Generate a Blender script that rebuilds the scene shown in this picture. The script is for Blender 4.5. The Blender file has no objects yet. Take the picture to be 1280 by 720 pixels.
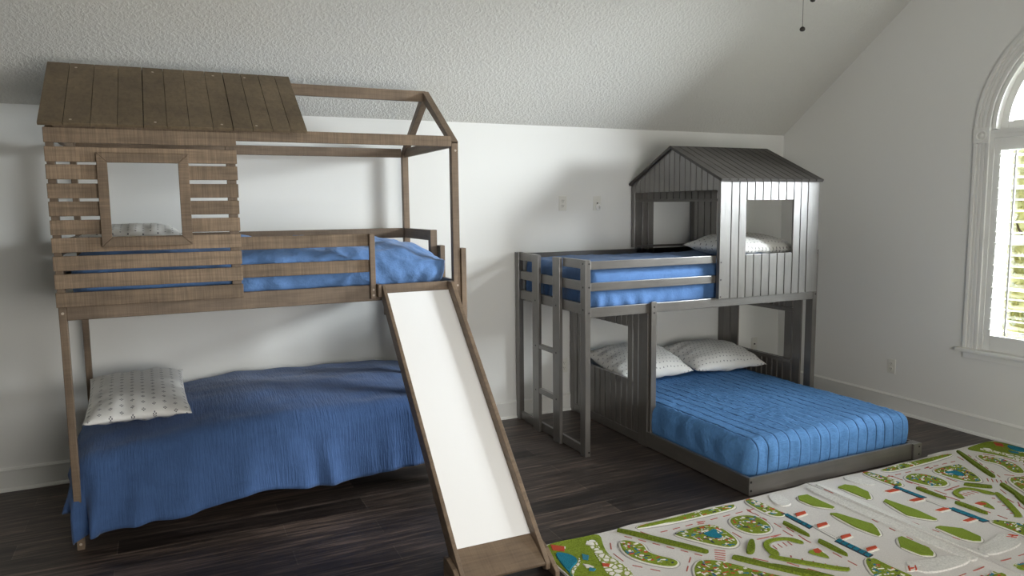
import bpy, bmesh, math, random
from mathutils import Vector, Matrix, noise
from mathutils.geometry import tessellate_polygon
random.seed(7)
scene = bpy.context.scene
col = scene.collection
PI = math.pi

# ---------------------------------------------------------------- camera, light, exposure
R_CAM = [[0.904667, -0.425985, -0.010666], [0.056615, 0.095349, 0.993833], [0.422341, 0.899692, -0.110376]]
C_CAM = [0.0, -5.0777, 1.6436]
cam_data = bpy.data.cameras.new('camera')
cam_data.sensor_width = 36.0
cam_data.lens = 917.74 / 1280.0 * 36.0
cam_data.clip_start = 0.05
cam = bpy.data.objects.new('camera', cam_data)
col.objects.link(cam)
rx, ux, fx = [Vector(v) for v in R_CAM]
cam.matrix_world = Matrix(((rx.x, ux.x, -fx.x, C_CAM[0]), (rx.y, ux.y, -fx.y, C_CAM[1]), (rx.z, ux.z, -fx.z, C_CAM[2]), (0, 0, 0, 1)))
scene.camera = cam

SKY = 0.7
EXPOSURE = 1.20
world = bpy.data.worlds.new('sky')
scene.world = world
world.use_nodes = True
wn = world.node_tree
bg = wn.nodes['Background']
wtc = wn.nodes.new('ShaderNodeTexCoord')
wsep = wn.nodes.new('ShaderNodeSeparateXYZ')
wrmp = wn.nodes.new('ShaderNodeValToRGB')
wn.links.new(wtc.outputs['Generated'], wsep.inputs[0])
wn.links.new(wsep.outputs['Z'], wrmp.inputs[0])
wn.links.new(wrmp.outputs[0], bg.inputs['Color'])
wrmp.color_ramp.elements[0].position = 0.0
wrmp.color_ramp.elements[0].color = (1.0, 0.985, 0.95, 1)
wrmp.color_ramp.elements[1].position = 0.6
wrmp.color_ramp.elements[1].color = (0.80, 0.90, 1.0, 1)
bg.inputs['Strength'].default_value = SKY

WY, WSPR, WR, WSILL = -2.56, 2.13, 0.69, 0.61      # the arched window: centre, springline, half width, sill
XR = 5.126
def area(name, loc, rot, sx, sy, energy, color=(1, 1, 1), portal=False):
    d = bpy.data.lights.new(name, 'AREA')
    d.shape = 'RECTANGLE'; d.size = sx; d.size_y = sy; d.energy = energy; d.color = color
    if portal: d.cycles.is_portal = True
    o = bpy.data.objects.new(name, d); o.location = loc; o.rotation_euler = rot
    col.objects.link(o); return o
area('window_portal', (XR + 0.2, WY, 1.70), (0, PI / 2, 0), 2.35, 1.5, 1.0, portal=True)
FILL = 44.0
DAY = 2250.0
day = area('added_daylight_lamp', (9.0, -4.9, 3.4), (0, 0, 0), 2.8, 3.4, DAY, (0.925, 0.968, 1.0))  # added lamp outside the arched window, boosts the daylight coming through it
day.rotation_euler = (Vector((2.2, -1.3, 0.9)) - day.location).to_track_quat('-Z', 'Y').to_euler()
fill = area('added_fill_light', (1.5, -5.6, 1.2), (0, 0, 0), 2.6, 1.2, FILL, (1.0, 0.97, 0.91))  # added soft fill lamp behind the camera, not a real window
fill.rotation_euler = (Vector((2.0, 0, 1.3)) - fill.location).to_track_quat('-Z', 'Y').to_euler()

scene.view_settings.view_transform = 'Standard'
scene.view_settings.look = 'None'
scene.view_settings.gamma = 1.0
scene.view_settings.exposure = EXPOSURE
scene.view_settings.use_curve_mapping = False
scene.cycles.max_bounces = 10
scene.cycles.diffuse_bounces = 6
scene.cycles.glossy_bounces = 4
scene.cycles.transparent_max_bounces = 12
scene.cycles.sample_clamp_indirect = 8.0
scene.cycles.caustics_reflective = False
scene.cycles.caustics_refractive = False
scene.cycles.use_denoising = True

# ---------------------------------------------------------------- materials
def lin(c):
    return tuple(((x / 255) / 12.92 if x / 255 <= 0.04045 else ((x / 255 + 0.055) / 1.055) ** 2.4) for x in c) + (1.0,)
class NT:
    def __init__(s, name, rough=0.6, spec=0.4):
        s.m = bpy.data.materials.new(name); s.m.use_nodes = True
        s.t = s.m.node_tree; s.b = s.t.nodes['Principled BSDF']
        s.b.inputs['Roughness'].default_value = rough
        s.b.inputs['Specular IOR Level'].default_value = spec
        s.tc = s.n('ShaderNodeTexCoord')
    def n(s, typ, **kw):
        x = s.t.nodes.new(typ)
        for k, v in kw.items(): setattr(x, k, v)
        return x
    def l(s, a, b): s.t.links.new(a, b)
    def map(s, scale, rot=(0, 0, 0), loc=(0, 0, 0)):
        x = s.n('ShaderNodeMapping'); s.l(s.tc.outputs['Object'], x.inputs['Vector'])
        x.inputs['Scale'].default_value = scale; x.inputs['Rotation'].default_value = rot; x.inputs['Location'].default_value = loc
        return x.outputs[0]
    def noise(s, vec, scale=1.0, detail=4.0, rough=0.55, dist=0.0):
        x = s.n('ShaderNodeTexNoise'); s.l(vec, x.inputs['Vector'])
        x.inputs['Scale'].default_value = scale; x.inputs['Detail'].default_value = detail
        x.inputs['Roughness'].default_value = rough; x.inputs['Distortion'].default_value = dist
        return x.outputs['Fac']
    def ramp(s, fac, stops):
        x = s.n('ShaderNodeValToRGB'); s.l(fac, x.inputs[0]); e = x.color_ramp.elements
        while len(e) < len(stops): e.new(0.5)
        for k, (p, c) in enumerate(stops): e[k].position = p; e[k].color = c
        return x.outputs[0]
    def mix(s, fac, a, b, mode='MIX'):
        x = s.n('ShaderNodeMix', data_type='RGBA', blend_type=mode)
        for sock, v in ((x.inputs[0], fac), (x.inputs[6], a), (x.inputs[7], b)):
            if hasattr(v, 'is_output'): s.l(v, sock)
            else: sock.default_value = v
        return x.outputs[2]
    def math(s, op, a, b=0.0, c=0.0):
        x = s.n('ShaderNodeMath', operation=op)
        for k, v in enumerate((a, b, c)):
            if hasattr(v, 'is_output'): s.l(v, x.inputs[k])
            else: x.inputs[k].default_value = v
        return x.outputs[0]
    def bump(s, h, strength=0.3, dist=0.01):
        x = s.n('ShaderNodeBump'); s.l(h, x.inputs['Height'])
        x.inputs['Strength'].default_value = strength; x.inputs['Distance'].default_value = dist
        s.l(x.outputs[0], s.b.inputs['Normal'])
    def color(s, c):
        if hasattr(c, 'is_output'): s.l(c, s.b.inputs['Base Color'])
        else: s.b.inputs['Base Color'].default_value = c
        return s.m
def scl(c, k): return tuple(min(1, x * k) for x in c[:3]) + (1.0,)
def wood(name, rgb, axis, rough=0.55, contrast=0.35, saw=0.0, island=0.25, spec=0.4):
    w = NT(name, rough, spec); c = lin(rgb)
    st = [22, 22, 22]; st[axis] = 1.6
    g = w.noise(w.map(st), 2.2, 6, 0.62, 0.6)
    bl = w.noise(w.map((3, 3, 3)), 1.6, 3)
    base = w.ramp(g, [(0.28, scl(c, 1 - contrast)), (0.5, c), (0.75, scl(c, 1 + contrast * 0.8))])
    tint = w.ramp(bl, [(0.3, (0.78, 0.77, 0.76, 1)), (0.7, (1.16, 1.15, 1.14, 1))])
    base = w.mix(1.0, base, tint, 'MULTIPLY')
    geo = w.n('ShaderNodeNewGeometry')
    isl = w.ramp(geo.outputs['Random Per Island'], [(0.0, (1 - island, 1 - island, 1 - island, 1)), (1.0, (1 + island * .6, 1 + island * .6, 1 + island * .6, 1))])
    base = w.mix(1.0, base, isl, 'MULTIPLY')
    h = g
    if saw > 0:
        s2 = [6, 6, 6]; s2[axis] = 160
        sw = w.noise(w.map(s2), 1.0, 3, 0.6)
        swc = w.ramp(sw, [(0.35, (0.72, 0.72, 0.72, 1)), (0.5, (1, 1, 1, 1)), (0.72, (1.45, 1.42, 1.38, 1))])
        base = w.mix(saw, base, swc, 'MULTIPLY')
        h = w.math('ADD', g, sw)
    w.bump(h, 0.25, 0.004)
    if name.startswith('grey'): w.b.inputs['Coat Weight'].default_value = 0.9; w.b.inputs['Coat Roughness'].default_value = 0.3
    return w.color(base)
M = {}
BR = (126, 108, 90)
for ax, nm in enumerate('xyz'):
    M['brown_' + nm] = wood('brown_stained_wood_' + nm, BR, ax, 0.5, 0.28, 0.25)
    M['grey_' + nm] = wood('grey_stained_wood_' + nm, (82, 78, 73), ax, 0.30, 0.22, 0.0, 0.15, 0.8)
M['rough_x'] = wood('rough_sawn_brown_board', (136, 117, 97), 0, 0.6, 0.3, 0.6, 0.36)
M['rough_z'] = wood('rough_sawn_brown_upright', (134, 115, 96), 2, 0.6, 0.28, 0.6)
M['roof_brown'] = wood('brown_roof_board', (112, 98, 78), 1, 0.6, 0.25, 0.1, 0.12)
M['roof_grey'] = wood('dark_grey_roof_board', (60, 57, 54), 1, 0.5, 0.22, 0.0, 0.12)

def paint(name, rgb, rough=0.6, bscale=0, bstr=0.1, bdist=0.002, spec=0.3):
    p = NT(name, rough, spec)
    if bscale: p.bump(p.noise(p.map((1, 1, 1)), bscale, 3), bstr, bdist)
    return p.color(lin(rgb))
M['wall'] = paint('wall_paint', (228, 228, 225), 0.6, 160, 0.12, 0.002)
M['trim'] = paint('white_trim_paint', (228, 228, 224), 0.35, spec=0.5)
M['plate'] = paint('white_plastic', (222, 221, 214), 0.35, spec=0.5)
M['slot'] = paint('dark_slot', (40, 38, 36), 0.5)
M['white_board'] = paint('white_laminate', (248, 248, 248), 0.3, spec=0.5)
M['hole'] = paint('dark_bolt', (22, 20, 19), 0.4)
M['screw'] = paint('pale_screw_cap', (186, 172, 156), 0.4)
M['fan'] = paint('dark_bronze', (38, 34, 31), 0.4, spec=0.5)
M['cable'] = paint('white_cable', (244, 244, 244), 0.5)
c_ = NT('textured_ceiling', 0.8, 0.2)
h_ = c_.ramp(c_.noise(c_.map((1, 1, 1)), 52, 4, 0.6, 0.4), [(0.42, (0, 0, 0, 1)), (0.62, (1, 1, 1, 1))])
c_.bump(h_, 0.42, 0.011)
M['ceiling'] = c_.color(lin((218, 217, 211)))

f_ = NT('dark_plank_floor', 0.42, 0.45)
br = f_.n('ShaderNodeTexBrick'); f_.l(f_.map((1, 1, 1), loc=(0.3, 0.046, 0)), br.inputs['Vector'])
br.offset = 0.37; br.offset_frequency = 2; br.squash = 1.0
for k, v in (('Scale', 1.0), ('Mortar Size', 0.0016), ('Mortar Smooth', 0.1), ('Bias', 0.0), ('Brick Width', 1.22), ('Row Height', 0.167)): br.inputs[k].default_value = v
br.inputs['Color1'].default_value = lin((40, 34, 32)); br.inputs['Color2'].default_value = lin((80, 69, 63)); br.inputs['Mortar'].default_value = lin((92, 83, 77))
gr = f_.noise(f_.map((0.9, 15, 1)), 2.4, 7, 0.65, 0.8)
gc = f_.ramp(gr, [(0.34, (0.30, 0.29, 0.28, 1)), (0.5, (0.85, 0.85, 0.85, 1)), (0.64, (2.3, 2.2, 2.1, 1))])
f_.bump(gr, 0.12, 0.003)
M['floor'] = f_.color(f_.mix(1.0, br.outputs['Color'], gc, 'MULTIPLY'))

def cloth(name, rgb, crinkle=(160, 24, 60), strength=0.35, dist=0.006, lump=1.3):
    c = NT(name, 0.85, 0.15)
    a = c.noise(c.map(crinkle), 1.0, 3, 0.6)
    b = c.noise(c.map((14, 14, 14)), 1.0, 4, 0.6, 0.6)
    c.bump(c.math('ADD', a, c.math('MULTIPLY', b, lump)), strength, dist)
    c.b.inputs['Sheen Weight'].default_value = 0.15
    col_ = c.ramp(b, [(0.3, scl(lin(rgb), 0.9)), (0.7, scl(lin(rgb), 1.1))])
    return c.color(col_)
M['blue_gauze'] = cloth('blue_gauze_cotton', (68, 95, 140), (95, 12, 9), 0.65, 0.008, 0.4)
M['blue_comforter'] = cloth('blue_comforter', (98, 134, 186), (22, 30, 30), 0.45, 0.012)
M['blue_sheet'] = cloth('blue_brushed_cotton', (76, 110, 158), (45, 45, 45), 0.3, 0.008)
q_ = NT('blue_channel_quilt', 0.8, 0.2)
qs = q_.n('ShaderNodeSeparateXYZ'); q_.l(q_.tc.outputs['Object'], qs.inputs[0])
qn = q_.noise(q_.map((2.5, 2.5, 2.5)), 1.0, 3)
qt = q_.math('FRACT', q_.math('ADD', q_.math('MULTIPLY', qs.outputs['X'], 1 / .081), q_.math('MULTIPLY', qn, .35)))
qd = q_.math('ABSOLUTE', q_.math('SUBTRACT', qt, .5))
qg = q_.math('SMOOTHSTEP', qd, 0, 0) if False else q_.ramp(qd, [(0.0, (0, 0, 0, 1)), (0.10, (1, 1, 1, 1))])
qc = q_.noise(q_.map((22, 60, 40)), 1.0, 4, 0.65, 0.8)
q_.bump(q_.math('ADD', q_.math('MULTIPLY', qg, 1.0), q_.math('MULTIPLY', qc, 0.9)), 0.7, 0.010)
qb = q_.ramp(qc, [(0.3, scl(lin((84, 130, 182)), 0.88)), (0.7, scl(lin((84, 130, 182)), 1.12))])
M['blue_quilt'] = q_.color(q_.mix(q_.math('LESS_THAN', qd, .028), qb, lin((44, 72, 112))))

def dotted(name, s, base=(226, 225, 222), dot=(92, 92, 98), rough=0.42, dsize=0.1, d=0.17):
    p = NT(name, rough, 0.5)
    sep = p.n('ShaderNodeSeparateXYZ'); p.l(p.tc.outputs['Object'], sep.inputs[0])
    v = p.math('MULTIPLY', sep.outputs['Y'], 1 / s)
    row = p.math('FLOOR', v)
    off = p.math('MULTIPLY', p.math('MODULO', p.math('ABSOLUTE', row), 2.0), 0.5)
    u = p.math('ADD', p.math('MULTIPLY', sep.outputs['X'], 1 / s), off)
    px = p.math('ABSOLUTE', p.math('SUBTRACT', p.math('FRACT', u), 0.5))
    py = p.math('ABSOLUTE', p.math('SUBTRACT', p.math('FRACT', v), 0.5))
    mx = p.math('SUBTRACT', p.math('MAXIMUM', px, py), d); mn = p.math('MINIMUM', px, py)
    dd = p.math('ADD', p.math('MULTIPLY', mx, mx), p.math('MULTIPLY', mn, mn))
    f = p.math('LESS_THAN', dd, dsize * dsize)
    b = p.noise(p.map((11, 11, 11)), 1.0, 4, 0.6, 0.8)
    p.bump(b, 0.35, 0.012)
    return p.color(p.mix(f, lin(base), lin(dot)))
M['pillow'] = dotted('dotted_satin', 0.05, dsize=0.065, d=0.12)
M['pillow_small'] = dotted('dotted_cotton', 0.034, (226, 225, 221), (104, 104, 108), 0.7, 0.12, 0.0)

def pile(name, rgb, amp=0.5, scale=240, var=0.35):
    p = NT(name, 0.95, 0.1)
    n = p.noise(p.map((1, 1, 1)), scale, 3, 0.7)
    p.bump(n, amp, 0.006)
    return p.color(p.ramp(n, [(0.3, scl(lin(rgb), 1 - var)), (0.7, scl(lin(rgb), 1 + var * .6))]))
M['rug_base'] = pile('rug_cream_pile', (216, 212, 208), 0.35, 200, 0.12)
M['rug_shag'] = pile('rug_white_shag', (224, 222, 217), 0.9, 110, 0.2)
M['rug_rim'] = pile('rug_grey_outline', (168, 165, 162), 0.4, 240, 0.15)
M['rug_grass'] = pile('rug_grass_green', (132, 150, 52), 0.8, 130, 0.45)
M['rug_hedge'] = pile('rug_hedge_green', (112, 128, 44), 0.9, 120, 0.5)
M['rug_field'] = pile('rug_field_green', (134, 154, 58), 0.7, 200, 0.3)
M['rug_pond'] = pile('rug_pond_blue', (42, 128, 152), 0.6, 200, 0.3)
M['rug_red'] = pile('rug_red', (196, 86, 62), 0.6, 200, 0.25)
M['rug_dash'] = pile('rug_dash_red', (176, 98, 88), 0.3, 200, 0.2)
M['rug_blue'] = pile('rug_blue', (62, 128, 150), 0.5, 200, 0.25)
M['rug_white'] = pile('rug_white', (232, 228, 220), 0.5, 200, 0.15)
M['rug_dark'] = pile('rug_dark', (66, 72, 82), 0.5, 200, 0.2)
pb = NT('rug_pebbles', 0.95, 0.1)
vo = pb.n('ShaderNodeTexVoronoi', feature='DISTANCE_TO_EDGE'); pb.l(pb.map((1, 1, 1)), vo.inputs['Vector']); vo.inputs['Scale'].default_value = 32
pb.bump(vo.outputs['Distance'], 0.6, 0.006)
M['rug_pebble'] = pb.color(pb.ramp(vo.outputs['Distance'], [(0.07, lin((138, 150, 66))), (0.14, lin((232, 228, 220)))]))

g_ = NT('lawn', 0.95, 0.1); M['lawn'] = g_.color(g_.ramp(g_.noise(g_.map((1, 1, 1)), 1.5, 6), [(0.3, lin((205, 208, 175))), (0.7, lin((222, 222, 190)))]))
g_ = NT('leaves', 0.7, 0.2); M['leaf'] = g_.color(g_.ramp(g_.noise(g_.map((1, 1, 1)), 2.5, 4), [(0.3, lin((176, 178, 110))), (0.7, lin((236, 228, 170)))]))
M['bark'] = wood('bark', (110, 95, 80), 2, 0.9, 0.4)
gl = bpy.data.materials.new('window_glass'); gl.use_nodes = True
gt = gl.node_tree; gt.nodes.clear()
go_ = gt.nodes.new('ShaderNodeOutputMaterial'); gm = gt.nodes.new('ShaderNodeMixShader'); ga = gt.nodes.new('ShaderNodeBsdfTransparent'); gb = gt.nodes.new('ShaderNodeBsdfGlossy')
gb.inputs['Roughness'].default_value = 0.02; ga.inputs['Color'].default_value = (0.96, 0.97, 0.97, 1); gm.inputs[0].default_value = 0.05
gt.links.new(ga.outputs[0], gm.inputs[1]); gt.links.new(gb.outputs[0], gm.inputs[2]); gt.links.new(gm.outputs[0], go_.inputs[0])
M['glass'] = gl

# ---------------------------------------------------------------- mesh helpers
class MB:
    def __init__(s): s.v = []; s.f = []; s.mi = []; s.cur = 0
    def add(s, vs, fs):
        o = len(s.v); s.v += [tuple(v) for v in vs]; s.f += [tuple(i + o for i in f) for f in fs]; s.mi += [s.cur] * len(fs); return s
    def box(s, x0, x1, y0, y1, z0, z1):
        return s.add([(x0, y0, z0), (x1, y0, z0), (x1, y1, z0), (x0, y1, z0), (x0, y0, z1), (x1, y0, z1), (x1, y1, z1), (x0, y1, z1)],
                     [(0, 3, 2, 1), (4, 5, 6, 7), (0, 1, 5, 4), (1, 2, 6, 5), (2, 3, 7, 6), (3, 0, 4, 7)])
    def prism(s, poly, axis, a, b):
        def put(p, w):
            return {'x': (w, p[0], p[1]), 'y': (p[0], w, p[1]), 'z': (p[0], p[1], w)}[axis]
        n = len(poly)
        return s.add([put(p, a) for p in poly] + [put(p, b) for p in poly],
                     [tuple(range(n - 1, -1, -1)), tuple(range(n, 2 * n))] + [(i, (i + 1) % n, n + (i + 1) % n, n + i) for i in range(n)])
    def cyl(s, p, q, r, n=16, r2=None):
        p = Vector(p); q = Vector(q); d = (q - p).normalized(); a = d.orthogonal().normalized(); b = d.cross(a)
        r2 = r if r2 is None else r2
        vs = [p + (a * math.cos(2 * PI * i / n) + b * math.sin(2 * PI * i / n)) * r for i in range(n)] + [q + (a * math.cos(2 * PI * i / n) + b * math.sin(2 * PI * i / n)) * r2 for i in range(n)]
        return s.add(vs, [tuple(range(n - 1, -1, -1)), tuple(range(n, 2 * n))] + [(i, (i + 1) % n, n + (i + 1) % n, n + i) for i in range(n)])
    def lathe(s, c, prof, n=24, axis='z'):
        vs = []
        for r, h in prof:
            for i in range(n):
                a = 2 * PI * i / n; u, v = r * math.cos(a), r * math.sin(a)
                vs.append({'z': (c[0] + u, c[1] + v, c[2] + h), 'x': (c[0] + h, c[1] + u, c[2] + v), 'y': (c[0] + u, c[1] + h, c[2] + v)}[axis])
        fs = [(k * n + i, k * n + (i + 1) % n, (k + 1) * n + (i + 1) % n, (k + 1) * n + i) for k in range(len(prof) - 1) for i in range(n)]
        m = len(prof) - 1
        fs += [tuple(range(n - 1, -1, -1)), tuple(m * n + i for i in range(n))]
        return s.add(vs, fs)
    def tube(s, pts, r, n=8):
        for a, b in zip(pts, pts[1:]): s.cyl(a, b, r, n)
        return s
    def build(s, name, mats, parent=None, bevel=0.002, smooth=False, origin=None):
        me = bpy.data.meshes.new(name); off = Vector(origin) if origin else Vector((0, 0, 0))
        me.from_pydata([Vector(v) - off for v in s.v], [], s.f)
        if not isinstance(mats, (list, tuple)): mats = [mats]
        for m in mats: me.materials.append(M[m] if isinstance(m, str) else m)
        for p, i in zip(me.polygons, s.mi): p.material_index = i; p.use_smooth = smooth
        bm = bmesh.new(); bm.from_mesh(me); bmesh.ops.recalc_face_normals(bm, faces=bm.faces); bm.to_mesh(me); bm.free()
        o = bpy.data.objects.new(name, me); col.objects.link(o)
        o.location = off
        if parent is not None:
            o.parent = parent
            if parent.type == 'EMPTY': o.location = off - parent.location
        if bevel:
            b = o.modifiers.new('bevel', 'BEVEL'); b.width = bevel; b.segments = 2; b.limit_method = 'ANGLE'; b.angle_limit = 0.6
        return o
def empty(name, loc):
    o = bpy.data.objects.new(name, None); o.location = loc; o.empty_display_size = 0.2; col.objects.link(o); return o
def tag(o, label=None, cat=None, group=None, kind=None):
    if label: o['label'] = label
    if cat: o['category'] = cat
    if group: o['group'] = group
    if kind: o['kind'] = kind
    return o
def struct(o): o['kind'] = 'structure'; return o
def box(name, mat, parent, x0, x1, y0, y1, z0, z1, bevel=0.002): return MB().box(x0, x1, y0, y1, z0, z1).build(name, mat, parent, bevel)
def board(name, parent, kind, x0, x1, y0, y1, z0, z1):
    d = (x1 - x0, y1 - y0, z1 - z0); ax = 'xyz'[d.index(max(d))]
    return box(name, kind + '_' + ax, parent, x0, x1, y0, y1, z0, z1, 0.003)
def smooth_mesh(name, bm, mat, parent=None, origin=None, solid=0):
    off = Vector(origin) if origin else Vector((0, 0, 0))
    for v in bm.verts: v.co -= off
    bmesh.ops.recalc_face_normals(bm, faces=bm.faces)
    me = bpy.data.meshes.new(name); bm.to_mesh(me); bm.free()
    me.materials.append(M[mat])
    for p in me.polygons: p.use_smooth = True
    o = bpy.data.objects.new(name, me); o.location = off; col.objects.link(o)
    if parent is not None:
        o.parent = parent
    if solid:
        m = o.modifiers.new('thickness', 'SOLIDIFY'); m.thickness = solid; m.offset = -1
    return o
def nz(x, y, z=0.0, s=1.0): return noise.noise(Vector((x * s, y * s, z * s)))
def soft_box(x0, x1, y0, y1, z0, z1, r, step, disp, rz=None):
    """rounded box body; disp(point, normal) -> new point"""
    rz = rz or r
    bm = bmesh.new()
    def axis_pts(a, b):
        n = max(2, int((b - a) / step)); return [a + (b - a) * i / n for i in range(n + 1)]
    X, Y, Z = axis_pts(x0, x1), axis_pts(y0, y1), axis_pts(z0, z1)
    cache = {}
    def vert(i, j, k):
        key = (i, j, k)
        if key not in cache:
            p = Vector((X[i], Y[j], Z[k]))
            q = Vector((min(max(p.x, x0 + r), x1 - r), min(max(p.y, y0 + r), y1 - r), min(max(p.z, z0 + rz), z1 - rz)))
            d = p - q; d = Vector((d.x / r, d.y / r, d.z / rz))
            if d.length > 1e-9: n = d.normalized()
            else: n = Vector((0, 0, 1))
            p2 = q + Vector((n.x * r, n.y * r, n.z * rz)) if d.length > 1e-9 else p
            cache[key] = bm.verts.new(disp(p2, n))
        return cache[key]
    I, J, K = len(X) - 1, len(Y) - 1, len(Z) - 1
    for i in range(I):
        for j in range(J):
            for k in (0, K): bm.faces.new([vert(i, j, k), vert(i + 1, j, k), vert(i + 1, j + 1, k), vert(i, j + 1, k)])
    for i in range(I):
        for k in range(K):
            for j in (0, J): bm.faces.new([vert(i, j, k), vert(i + 1, j, k), vert(i + 1, j, k + 1), vert(i, j, k + 1)])
    for j in range(J):
        for k in range(K):
            for i in (0, I): bm.faces.new([vert(i, j, k), vert(i, j + 1, k), vert(i, j + 1, k + 1), vert(i, j, k + 1)])
    return bm

# ---------------------------------------------------------------- room shell
ZC, SL, XL, YF = 2.256, 0.724, -3.6, -5.7
ZP = ZC - SL * WY                                   # ridge height of the ceiling, above the window
ZK = ZP + SL * (YF - WY)                            # knee height on the camera side
struct(MB().box(XL, XR, YF, 0, -0.1, 0).build('floor', 'floor', None, 0))
struct(MB().box(XL, XR, 0, 0.12, 0, ZC + 0.1).build('wall_back', 'wall', None, 0))
struct(MB().box(XL, XR, YF - 0.12, YF, 0, ZK + 0.1).build('wall_front', 'wall', None, 0))
struct(MB().prism([(YF, 0), (0, 0), (0, ZC), (WY, ZP), (YF, ZK)], 'x', XL - 0.12, XL).build('wall_left', 'wall', None, 0))
cm = MB()
cm.prism([(0.0, ZC), (WY, ZP), (WY, ZP + 0.1), (0.0, ZC + 0.1)], 'x', XL, XR)
cm.prism([(WY, ZP), (YF, ZK), (YF, ZK + 0.1), (WY, ZP + 0.1)], 'x', XL, XR)
struct(cm.build('ceiling', 'ceiling', None, 0))
# right gable wall with the arched opening
NA = 40
arch = [(WY + WR * math.cos(PI * i / NA), WSPR + WR * math.sin(PI * i / NA)) for i in range(NA + 1)]
hole = [(WY - WR, WSILL), (WY + WR, WSILL)] + arch[:-1] + [arch[-1]]
outer = [(YF, 0), (0, 0), (0, ZC), (WY, ZP), (YF, ZK)]
tris = tessellate_polygon([[Vector((a, b, 0)) for a, b in outer], [Vector((a, b, 0)) for a, b in hole]])
pts = outer + hole
WT = 0.15
wm = MB()
n_ = len(pts)
wm.add([(XR, a, b) for a, b in pts] + [(XR + WT, a, b) for a, b in pts], [tuple(t) for t in tris] + [tuple(n_ + i for i in reversed(t)) for t in tris])
no, nh = len(outer), len(hole)
wm.add([(XR, a, b) for a, b in hole] + [(XR + WT, a, b) for a, b in hole], [(i, (i + 1) % nh, nh + (i + 1) % nh, nh + i) for i in range(nh)])
struct(wm.build('wall_right', 'wall', None, 0))
def base_profile(d):   # depth profile of the baseboard, with cap and shoe moulding
    return [(0, 0), (-0.028, 0), (-0.027, 0.008), (-0.022, 0.016), (-0.014, 0.02), (-0.014, 0.118), (-0.018, 0.121), (-0.018, 0.128), (-0.010, 0.134), (-0.006, 0.139), (0, 0.139)]
bp_ = base_profile(0)
struct(MB().prism(bp_, 'x', XL, XR).build('baseboard_back', 'trim', None, 0))
struct(MB().prism([(XR + a, b) for a, b in bp_], 'y', YF, -0.028).build('baseboard_right', 'trim', None, 0))

# ---------------------------------------------------------------- arched window with plantation shutters
w1 = struct(empty('window_1', (XR, WY, WSILL)))
RO = WR + 0.103
def ring(mb, r0, r1, x0, x1, n=NA, a0=0.0, a1=PI, c=None):
    cy, cz = c or (WY, WSPR)
    vs = []
    for i in range(n + 1):
        a = a0 + (a1 - a0) * i / n
        for r, x in ((r0, x0), (r1, x0), (r1, x1), (r0, x1)): vs.append((x, cy + r * math.cos(a), cz + r * math.sin(a)))
    fs = [(4 * i + j, 4 * i + (j + 1) % 4, 4 * i + 4 + (j + 1) % 4, 4 * i + 4 + j) for i in range(n) for j in range(4)] + [(3, 2, 1, 0), (4 * n, 4 * n + 1, 4 * n + 2, 4 * n + 3)]
    return mb.add(vs, fs)
a_ = MB()
for r0, r1, d in ((0, .103, .012), (.0, .02, .022), (.034, .052, .018), (.06, .072, .018), (.082, .103, .026)): ring(a_, WR + r0, WR + r1, XR - d, XR, a0=0.014, a1=PI - 0.014)
a_.build('arch_casing', 'trim', w1, 0)
for sgn in (1, -1):
    c_m = MB()
    for r0, r1, d in ((0, .103, .012), (.0, .02, .022), (.034, .052, .018), (.06, .072, .018), (.082, .103, .026)):
        lo, hi = sorted((WY + sgn * (WR + r0), WY + sgn * (WR + r1)))
        c_m.box(XR - d, XR, lo, hi, WSILL, WSPR - 0.088)
    c_m.build('side_casing', 'trim', w1, 0.002)
    bm_ = MB(); cyb, czb = WY + sgn * (WR + .0515), WSPR - 0.038
    bm_.box(XR - 0.03, XR, cyb - 0.054, cyb + 0.054, czb - 0.05, czb + 0.05)
    bm_.lathe((XR - 0.03, cyb, czb), [(0.037, 0), (0.037, -0.008), (0.030, -0.008), (0.027, -0.001), (0.018, -0.001), (0.014, -0.007), (0.006, -0.010)], 24, 'x')
    bm_.build('rosette_block', 'trim', w1, 0.001)
sm_ = MB().box(XR - 0.055, XR, WY - RO - 0.035, WY + RO + 0.035, WSILL - 0.024, WSILL)
sm_.box(XR, XR + WT, WY - WR, WY + WR, WSILL - 0.024, WSILL + 0.003)
sm_.build('sill', 'trim', w1, 0.004)
MB().box(XR - 0.016, XR, WY - RO, WY + RO, WSILL - 0.072, WSILL - 0.024).box(XR - 0.022, XR, WY - RO, WY + RO, WSILL - 0.036, WSILL - 0.024).build('apron', 'trim', w1, 0.002)
# transom shelf, sashes and glass
MB().box(XR - 0.012, XR + WT, WY - WR, WY + WR, WSPR - 0.035, WSPR - 0.005).build('transom_bar', 'trim', w1, 0.003)
sa = MB(); ring(sa, WR - 0.028, WR, XR + 0.0, XR + 0.06); ring(sa, WR - 0.075, WR - 0.02, XR + 0.055, XR + 0.105)
sa.box(XR + 0.0565, XR + 0.1035, WY - WR, WY + WR, WSPR - 0.004, WSPR + 0.05)
for ang in (PI / 4, PI / 2, 3 * PI / 4):
    a0 = Vector((XR + 0.08, WY, WSPR)); a1 = Vector((XR + 0.08, WY + (WR - .05) * math.cos(ang), WSPR + (WR - .05) * math.sin(ang)))
    sa.cyl(a0, a1, 0.011, 6)
sa.build('arch_sash', 'trim', w1, 0)
ss = MB()
for lo, hi in ((WY - WR, WY - WR + .075), (WY + WR - .075, WY + WR), (WY - .03, WY + .03)): ss.box(XR + .085, XR + .125, lo, hi, WSILL, WSPR - .03)
for z0, z1 in ((WSILL, .70), (1.36, 1.41), (2.03, WSPR - .03)): ss.box(XR + .0865, XR + .1235, WY - WR, WY + WR, z0, z1)
for z0 in (1.03, 1.73): ss.box(XR + .095, XR + .115, WY - WR, WY + WR, z0, z0 + .02)
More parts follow.
